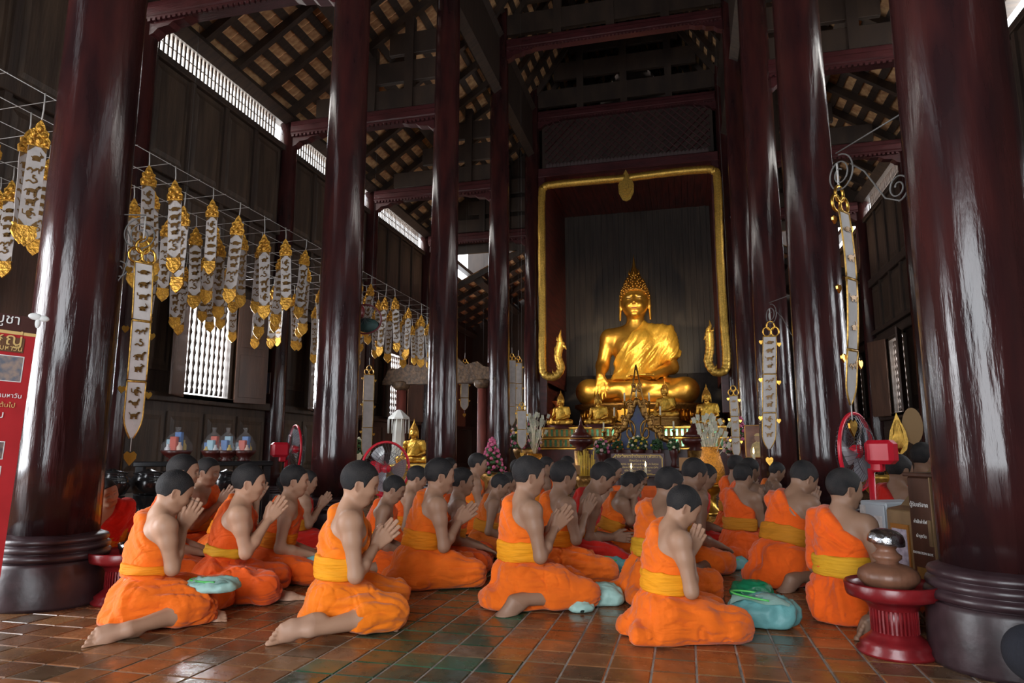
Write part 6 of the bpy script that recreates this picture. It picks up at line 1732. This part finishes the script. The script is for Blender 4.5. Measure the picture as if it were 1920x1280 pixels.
# ---- offering baskets on a black table before the left wall
tb = on_y(385, 900, 8.4); tbl = empty('offering_table', (-6.2, 8.0, 0), 0, 'low black lacquered table with offering baskets before the left wall', 'table')
M_BLACK = mat('black_lacquer', (.012, .012, .013), .18); zt_ = 1.0
PB = [at_r(330, 862, 9.3), at_r(398, 866, 9.3), at_r(424, 866, 9.3), at_r(457, 866, 9.3)]
mid = (PB[0] + PB[3])/2; tbl.location = (mid.x, mid.y, 0); d = PB[3] - PB[0]; tbl.rotation_euler.z = math.atan2(d.y, d.x); zt_ = mid.z
box_obj('top', (-.82, -.24, zt_ - .06), (.72, .24, zt_), M_BLACK, tbl, .01)
for sx in (-1, 1):
    for sy in (-1, 1): box_obj('leg', (-.05 + sx*.70 - .04, sy*.18 - .04, 0), (-.05 + sx*.70 + .04, sy*.18 + .04, zt_ - .06), M_BLACK, tbl)
M_WRAP, t_, b_ = new_mat('clear_wrap'); setp(b_, color=(.9, .9, .92), rough=.08, alpha=.07, spec=.6); MATS['clear_wrap'] = M_WRAP
GOODS = [mat('goods_%d' % k, c, .4) for k, c in enumerate([(.10, .22, .50), (.70, .70, .72), (.60, .10, .06), (.65, .45, .12), (.35, .55, .65), (.75, .55, .45)])]
for k, (p, lab) in enumerate(zip(PB, ('wrapped offering basket with blue bottles, leftmost on the black table', 'wrapped offering basket with silver goods, second on the black table', 'wrapped offering basket with orange tins, third on the black table', 'wrapped offering basket nearest the wall column'))):
    o = empty('offering_basket', (p.x, p.y, zt_), 0, lab, 'basket', 'offering baskets'); q = random.Random(k + 5); w = .19 if k == 0 else .15
    MB().lathe([(w*.5, 0), (w*.55, .01), (w*.4, .03), (w*.8, .08), (w*.95, .13), (w*.9, .13), (w*.7, .08)], 22, caps=False).build('basket', M_MAROON, o)
    MB().lathe([(w*.02, .07), (w*.75, .085)], 16, caps=False).build('filling', M_WHITE, o)
    for j in range(8):
        aa = j*2.4; rr = w*.6*math.sqrt((j + .3)/8); hh = (.36 if k == 0 else .31)*(1 - rr/w*.75); m = GOODS[(j + k*2) % 6]
        x, y = rr*math.cos(aa), rr*math.sin(aa)
        if j % 2: MB().lathe([(.030, .08), (.034, .09), (.034, hh*.75), (.014, hh*.88), (.016, hh)], 10, Matrix.Translation((x, y, 0))).build('bottle', m, o)
        else: MB().box((x - .045, y - .026, .08), (x + .045, y + .026, hh + .02), .006).build('packet', m, o)
    MB().lathe([(w*.95, .12), (w*.92, .2), (w*.55, .30), (w*.12, .36), (w*.2, .41)], 14, caps=False).build('clear_wrap', M_WRAP, o)
# alms bowls with black rims on the floor behind the left novices
for k, (px, py, r) in enumerate(((206, 930, 7.9), (276, 928, 8.2), (318, 905, 8.4), (425, 905, 8.2), (548, 900, 8.3))):
    p = at_r(px, py, r); o = empty('alms_bowl', (p.x, p.y, 0), 0, ['black alms bowl on a stand behind the boy leaning out', 'black alms bowl on a stand, second from the left column', 'black alms bowl behind the leftmost praying novice', 'black alms bowl between two seated novices', 'black alms bowl beside the second left column'][k], 'bowl', 'alms bowls')
    zz = at_r(px, 888, r).z
    MB().lathe([(.15, 0), (.15, .02), (.11, zz*.35), (.13, zz - .22)], 20).build('stand', M_BLACK, o)
    MB().lathe([(.06, zz - .22), (.13, zz - .20), (.17, zz - .12), (.165, zz - .05), (.13, zz - .01), (.14, zz)], 24).build('bowl', M_BLACK, o)
    MB().lathe([(.145, zz), (.148, zz + .008), (.06, zz + .03), (.02, zz + .05)], 24).build('lid', M_BLACK, o)
# ---- red printed banner stand at the left edge
pr_ = at_r(72, 596, 4.55); base = at_r(2, 1040, 4.45)
bs = empty('banner_stand', (0, 0, 0), 0, 'red printed advertising banner with Thai lettering and photographs at the left edge', 'banner')
top_r = at_r(72, 597, 4.62); bot_r = at_r(8, 1030, 4.62)
rt = Vector((math.cos(math.atan2(top_r.y, top_r.x) - math.pi/2 + .25), math.sin(math.atan2(top_r.y, top_r.x) - math.pi/2 + .25), 0))
dn = (bot_r - top_r); Hb = dn.length; dn.normalize(); rt = (rt - dn*rt.dot(dn)).normalized(); nrm = rt.cross(dn).normalized()
Mb = Matrix(((rt.x, nrm.x, -dn.x, top_r.x), (rt.y, nrm.y, -dn.y, top_r.y), (rt.z, nrm.z, -dn.z, top_r.z), (0, 0, 0, 1)))
bs.matrix_world = Mb                              # local: x = to the right edge, z = up, origin at the top right corner
sgn_ = 1 if (Mb.to_3x3() @ Vector((0, 1, 0))).dot(Vector((top_r.x, top_r.y, 0))) > 0 else -1   # +1: local +y points away from the viewer
def bq(name, x0, x1, z0, z1, m, lift):
    return MB().box((x0, min(-sgn_*lift, -sgn_*(lift - .002)), z0), (x1, max(-sgn_*lift, -sgn_*(lift - .002)), z1)).build(name, m, bs)
WB = .62; f_ = lambda py: -(py - 597)/433*Hb
M_BRED = mat('banner_red_print', (.42, .022, .026), .35, noise=.15); M_BDK = mat('banner_brown_print', (.060, .022, .018), .35); M_BGOLD = mat('banner_gold_print', (.62, .42, .16), .4)
bq('sheet', -WB, 0, f_(1030) - .25, 0, M_BRED, .002); bq('header', -WB, 0, f_(628), 0, M_BDK, .004); bq('gold_band', -WB, 0, f_(634), f_(628), M_BGOLD, .005)
for k, (x0, x1, ya, yb) in enumerate(((-.30, -.045, 676, 722), (-.30, -.075, 836, 866), (-.30, -.075, 881, 911), (-.30, -.075, 925, 955), (-.30, -.075, 968, 998))):
    bq('photo_border', x0 - .006, x1 + .006, f_(yb + 1.5), f_(ya - 1.5), M_WHITE, .005)
    bq('printed_photo', x0, x1, f_(yb), f_(ya), mat('banner_photo_%d' % k, [(.30, .22, .18), (.08, .06, .07), (.35, .22, .14), (.10, .12, .10), (.14, .16, .22)][k], .4, noise=.8, nscale=(34, 34, 34), color2=[(.10, .12, .16), (.30, .20, .16), (.45, .32, .22), (.38, .40, .36), (.36, .40, .48)][k]), .007)
bq('badge', -.36, -.05, f_(668), f_(640), mat('badge_brown', (.13, .06, .03), .4), .006)
for s_, x, py, sz, m in (('บูชา', -.14, 607, .075, M_WHITE), ('ใหญ่', -.14, 645, .095, M_BGOLD), ('วัดมหาวัน', -.13, 661, .040, M_BGOLD), ('ของหล้า', -.20, 730, .026, M_WHITE), ('บูชาวัน ที่วัดมหาวัน', -.15, 750, .034, M_WHITE), ('2559 เป็นต้นไป', -.15, 768, .034, M_BGOLD), ('สะสม', -.15, 786, .055, M_WHITE),
                          ('พิธีอาราธนา', -.16, 871, .020, M_WHITE), ('ไหว้พระ', -.16, 916, .020, M_WHITE), ('ทำบุญ', -.16, 960, .020, M_WHITE)):
    lettering(s_, sz, m, bs, (x, -sgn_*.009, f_(py)), (math.pi/2, 0, 0 if sgn_ > 0 else math.pi), .0005)
MB().tube([(-WB/2, sgn_*.02, .02), (-WB/2, sgn_*.05, f_(1030) - .28)], .012, 6).build('pole', M_DKWIRE, bs)
bow = MB().ball((-.02, -sgn_*.02, .005), (.035, .01, .02)).ball((.02, -sgn_*.02, .0), (.03, .01, .018)).ball((-.005, -sgn_*.02, -.03), (.014, .008, .03)); bow.build('ribbon_bow', M_WHITE, bs)
# ---- ceremonial leaf fan, oval board and gilt stand on the far right
lf_ = at_r(1686, 840, 8.6); o = empty('leaf_fan', lf_, facing(lf_), 'golden leaf-shaped ceremonial fan behind the donation box', 'fan'); KL = .62
pts = [(0, .62), (.05, .48), (.12, .30), (.15, .12), (.12, -.02), (.04, -.10), (0, -.11)]
MB().prism([(x*KL, z*KL) for x, z in pts] + [(-x*KL, z*KL) for x, z in pts[::-1][1:-1]], -.012, .012, Matrix.Translation((0, 0, .0)) @ MX).build('leaf', M_GOLDPAINT, o)
rb = MB()
for k in range(9):
    a = -1.1 + 2.2*k/8; rb.tube([(0, -.014, -.05), (.066*math.sin(a), -.016, .03 + .07*math.cos(a)), (.045*math.sin(a), -.014, .12 + .19*math.cos(a))], .004, 4)
rb.build('vein', M_GOLD, o); MB().tube([(0, 0, -.1), (0, 0, -lf_.z + .02)], .012, 8).build('handle', M_GOLD, o)
ov = at_r(1711, 798, 8.8); ob = empty('oval_fan', ov, facing(ov), 'plain tan oval ceremonial fan next to the golden leaf fan', 'fan')
MB().prism([(.10*math.cos(a*.2618), .20*math.sin(a*.2618)) for a in range(24)], -.01, .01, MX).build('board', mat('tan_fan', (.36, .22, .09), .6), ob); MB().tube([(0, 0, -.2), (0, 0, -ov.z + .02)], .012, 8).build('handle', M_GOLD, ob)
gs = at_r(1652, 890, 9.3); g_ = empty('gilt_stand', (gs.x, gs.y, 0), facing(gs), 'gilt offering stand with tiny ornaments behind the red fan', 'stand')
MB().lathe([(.25, 0), (.22, .06), (.10, .12), (.09, gs.z*.6), (.22, gs.z - .12), (.30, gs.z - .04), (.30, gs.z)], 20).build('stem', M_GOLDPAINT, g_)
for k in range(5): MB().lathe([(.03, 0), (.05, .03), (.02, .08), (.03, .12), (.005, .22)], 10, Matrix.Translation((-.2 + .1*k, 0, gs.z))).build('ornament', M_GOLD if k % 2 else M_BLACK, g_)
# ---- side shrine in the left aisle: golden statue, white tiered lantern, carved posts
c, p, s = small_buddha(775, 868, 14.2, 785, 'golden Buddha of the left aisle shrine, half hidden by the third left column', -math.pi/2 + .15)
shb = box_obj('shrine_plinth', (-.62, -.5, 0), (.62, .6, p.z - .02), M_GOLDPAINT, None, .03); shb.location = (p.x, p.y, 0); tag(shb, 'gilded plinth under the golden statue of the left aisle shrine', 'plinth')
wl = at_r(746, 862, 16.3); o = empty('tiered_lantern', (wl.x, wl.y, 0), 0, 'tall white tiered paper lantern with fringe beside the shrine statue', 'lantern')
hgt = at_r(746, 768, 16.3).z; M_LAN = mat('lantern_white', (.75, .74, .70), .7)
MB().lathe([(.05, hgt), (.26, hgt - .18), (.27, hgt - .22), (.24, hgt - .22)], 8, smooth=False).build('roof', M_LAN, o)
MB().lathe([(.13, hgt - .22), (.15, hgt - .6), (.17, hgt - 1.0), (.30, max(.3, hgt - 1.6)), (.3, .0)], 8, smooth=False).build('shaft', M_LAN, o)
for k in range(14):
    a = k*.4488; MB().tube([(.25*math.cos(a), .25*math.sin(a), hgt - .22), (.25*math.cos(a), .25*math.sin(a), hgt - .55)], .010, 4).build('fringe', M_LAN, o)
sh = at_r(775, 700, 16.6); o = empty('shrine_canopy', (sh.x, sh.y, 0), 0, 'old carved shrine canopy on red posts in the left aisle', 'canopy'); hz = at_r(775, 730, 16.6).z; M_OLDWOOD = mat('weathered_carving', (.17, .095, .048), .6, noise=.5, nscale=(14, 14, 14), color2=(.06, .035, .022), bump=.02, bscale=(16, 16, 16))
M_REDPOST = mat('faded_red_post', (.22, .05, .035), .6, noise=.5, nscale=(9, 9, 2))
for x in (-.30, 1.75):
    MB().lathe([(.16, 0), (.13, .2), (.12, hz)], 14, Matrix.Translation((x, 0, 0))).build('post', M_REDPOST, o)
    MB().lathe([(.12, hz - .02), (.20, hz + .05), (.22, hz + .16), (.16, hz + .2)], 14, Matrix.Translation((x, 0, 0))).build('capital', M_OLDWOOD, o)
cv = [(-.75, .2), (-.6, .45), (-.35, .5), (-.2, .62), (.1, .55), (.4, .8), (.72, 1.1), (1.05, .8), (1.35, .55), (1.65, .62), (1.8, .5), (2.05, .45), (2.2, .2)]
MB().prism(cv + [(2.2, .12), (-.75, .12)][::1], -.12, .12, Matrix.Translation((0, 0, hz)) @ MX).build('gable', M_OLDWOOD, o)
for x in (-.55, -.2, .2, .72, 1.2, 1.6, 2.0): MB().tube(spiral(x, hz + .36, .16, 1.5, .4)[::1], .03, 5).build('scroll', M_OLDWOOD, o)
# back panel of the canopy
# ---- dark-clothed knee of an onlooker at the lower right corner
G = Grp([cap((0, 0, .20), (-.02, .44, .24), .115, .10, .05), cap((-.02, .44, .24), (.10, .12, .06), .085, .06, .05), cap((.30, .0, .20), (.36, .42, .18), .115, .10, .05), cap((.36, .42, .18), (.2, .15, .06), .085, .06, .05), ell((.15, -.12, .22), (.24, .18, .18), .06),
         ell((.15, -.10, .50), (.17, .12, .26), .10), ell((.15, -.08, .72), (.19, .11, .14), .08), cap((-.04, -.06, .76), (-.10, .08, .50), .055, .045, .04), cap((-.10, .08, .50), (.02, .22, .36), .045, .03, .03), cap((.34, -.06, .76), (.42, .08, .50), .055, .045, .04), cap((.42, .08, .50), (.34, .22, .34), .045, .03, .03),
         cap((.15, -.07, .8), (.15, -.05, .92), .05, .05, .04), ell((.15, -.03, 1.0), (.08, .095, .115), .03)] + hand((.02, .22, .36), (.9, .3, -.3), (-.2, .9, .1), (0, .1, .95), .1, .2, 1.05) + hand((.34, .22, .34), (-.9, .3, -.3), (-.2, .9, .1), (0, .3, .95), .1, .2, 1.05), cull=False)
V, Q, N = surface(lambda P: np.maximum(G(P), .002 - P[:, 2]), G.lo - .03, G.hi + .03, .016)
col = np.tile(np.array((.010, .011, .018)), (len(V), 1)); hd_ = (V[:, 2] > .86) | ((np.abs(V[:, 0] - .18) < .15) & (V[:, 1] > .19) & (V[:, 2] > .30)); col[hd_] = SKIN
col[(V[:, 2] > 1.02) | ((V[:, 1] < -.05) & (V[:, 2] > .9))] = (.01, .009, .009)
pk = on_z(1935, 1290, .12)
o = empty('person', (pk.x + .10, pk.y - .42, 0), .12, 'onlooker in dark clothes at the lower right corner, only a knee in view', 'person'); b_ = obj('body', to_mesh('body', V, Q, attr_mat('onlooker_cloth', 'colour', .85, .003), col), None, o)

# ---- small hanging fan with a red hub behind the second column
hf = at_r(684, 598, 9.3); o = empty('wall_fan', hf, facing(hf), 'dark wall fan with red hub and green cloth on the second left column', 'fan')
MB().tube([(.22*math.cos(a*.2618), 0, .20*math.sin(a*.2618)) for a in range(24)], .012, 6, True).build('rim', mat('fan_rim_dark_red', (.12, .01, .015), .4), o)
MB().ball((-.10, .02, .10), (.10, .08, .12), 12, 8).build('hub', M_RED, o); MB().ball((.03, .02, -.08), (.17, .05, .10), 12, 8).build('cloth', mat('fan_cloth_green', (.02, .06, .055), .6, noise=.3), o)
g = MB()
for k in range(12):
    a = k*.5236; g.tube([(0, -.04, 0), (.22*math.cos(a), 0, .20*math.sin(a))], .003, 3, smooth=False)
g.build('guard', M_DKWIRE, o); MB().tube([(0, .04, 0), (-.2, .12, -.05), (-.42, .05, -.05)], .014, 6).build('arm', M_DKWIRE, o)
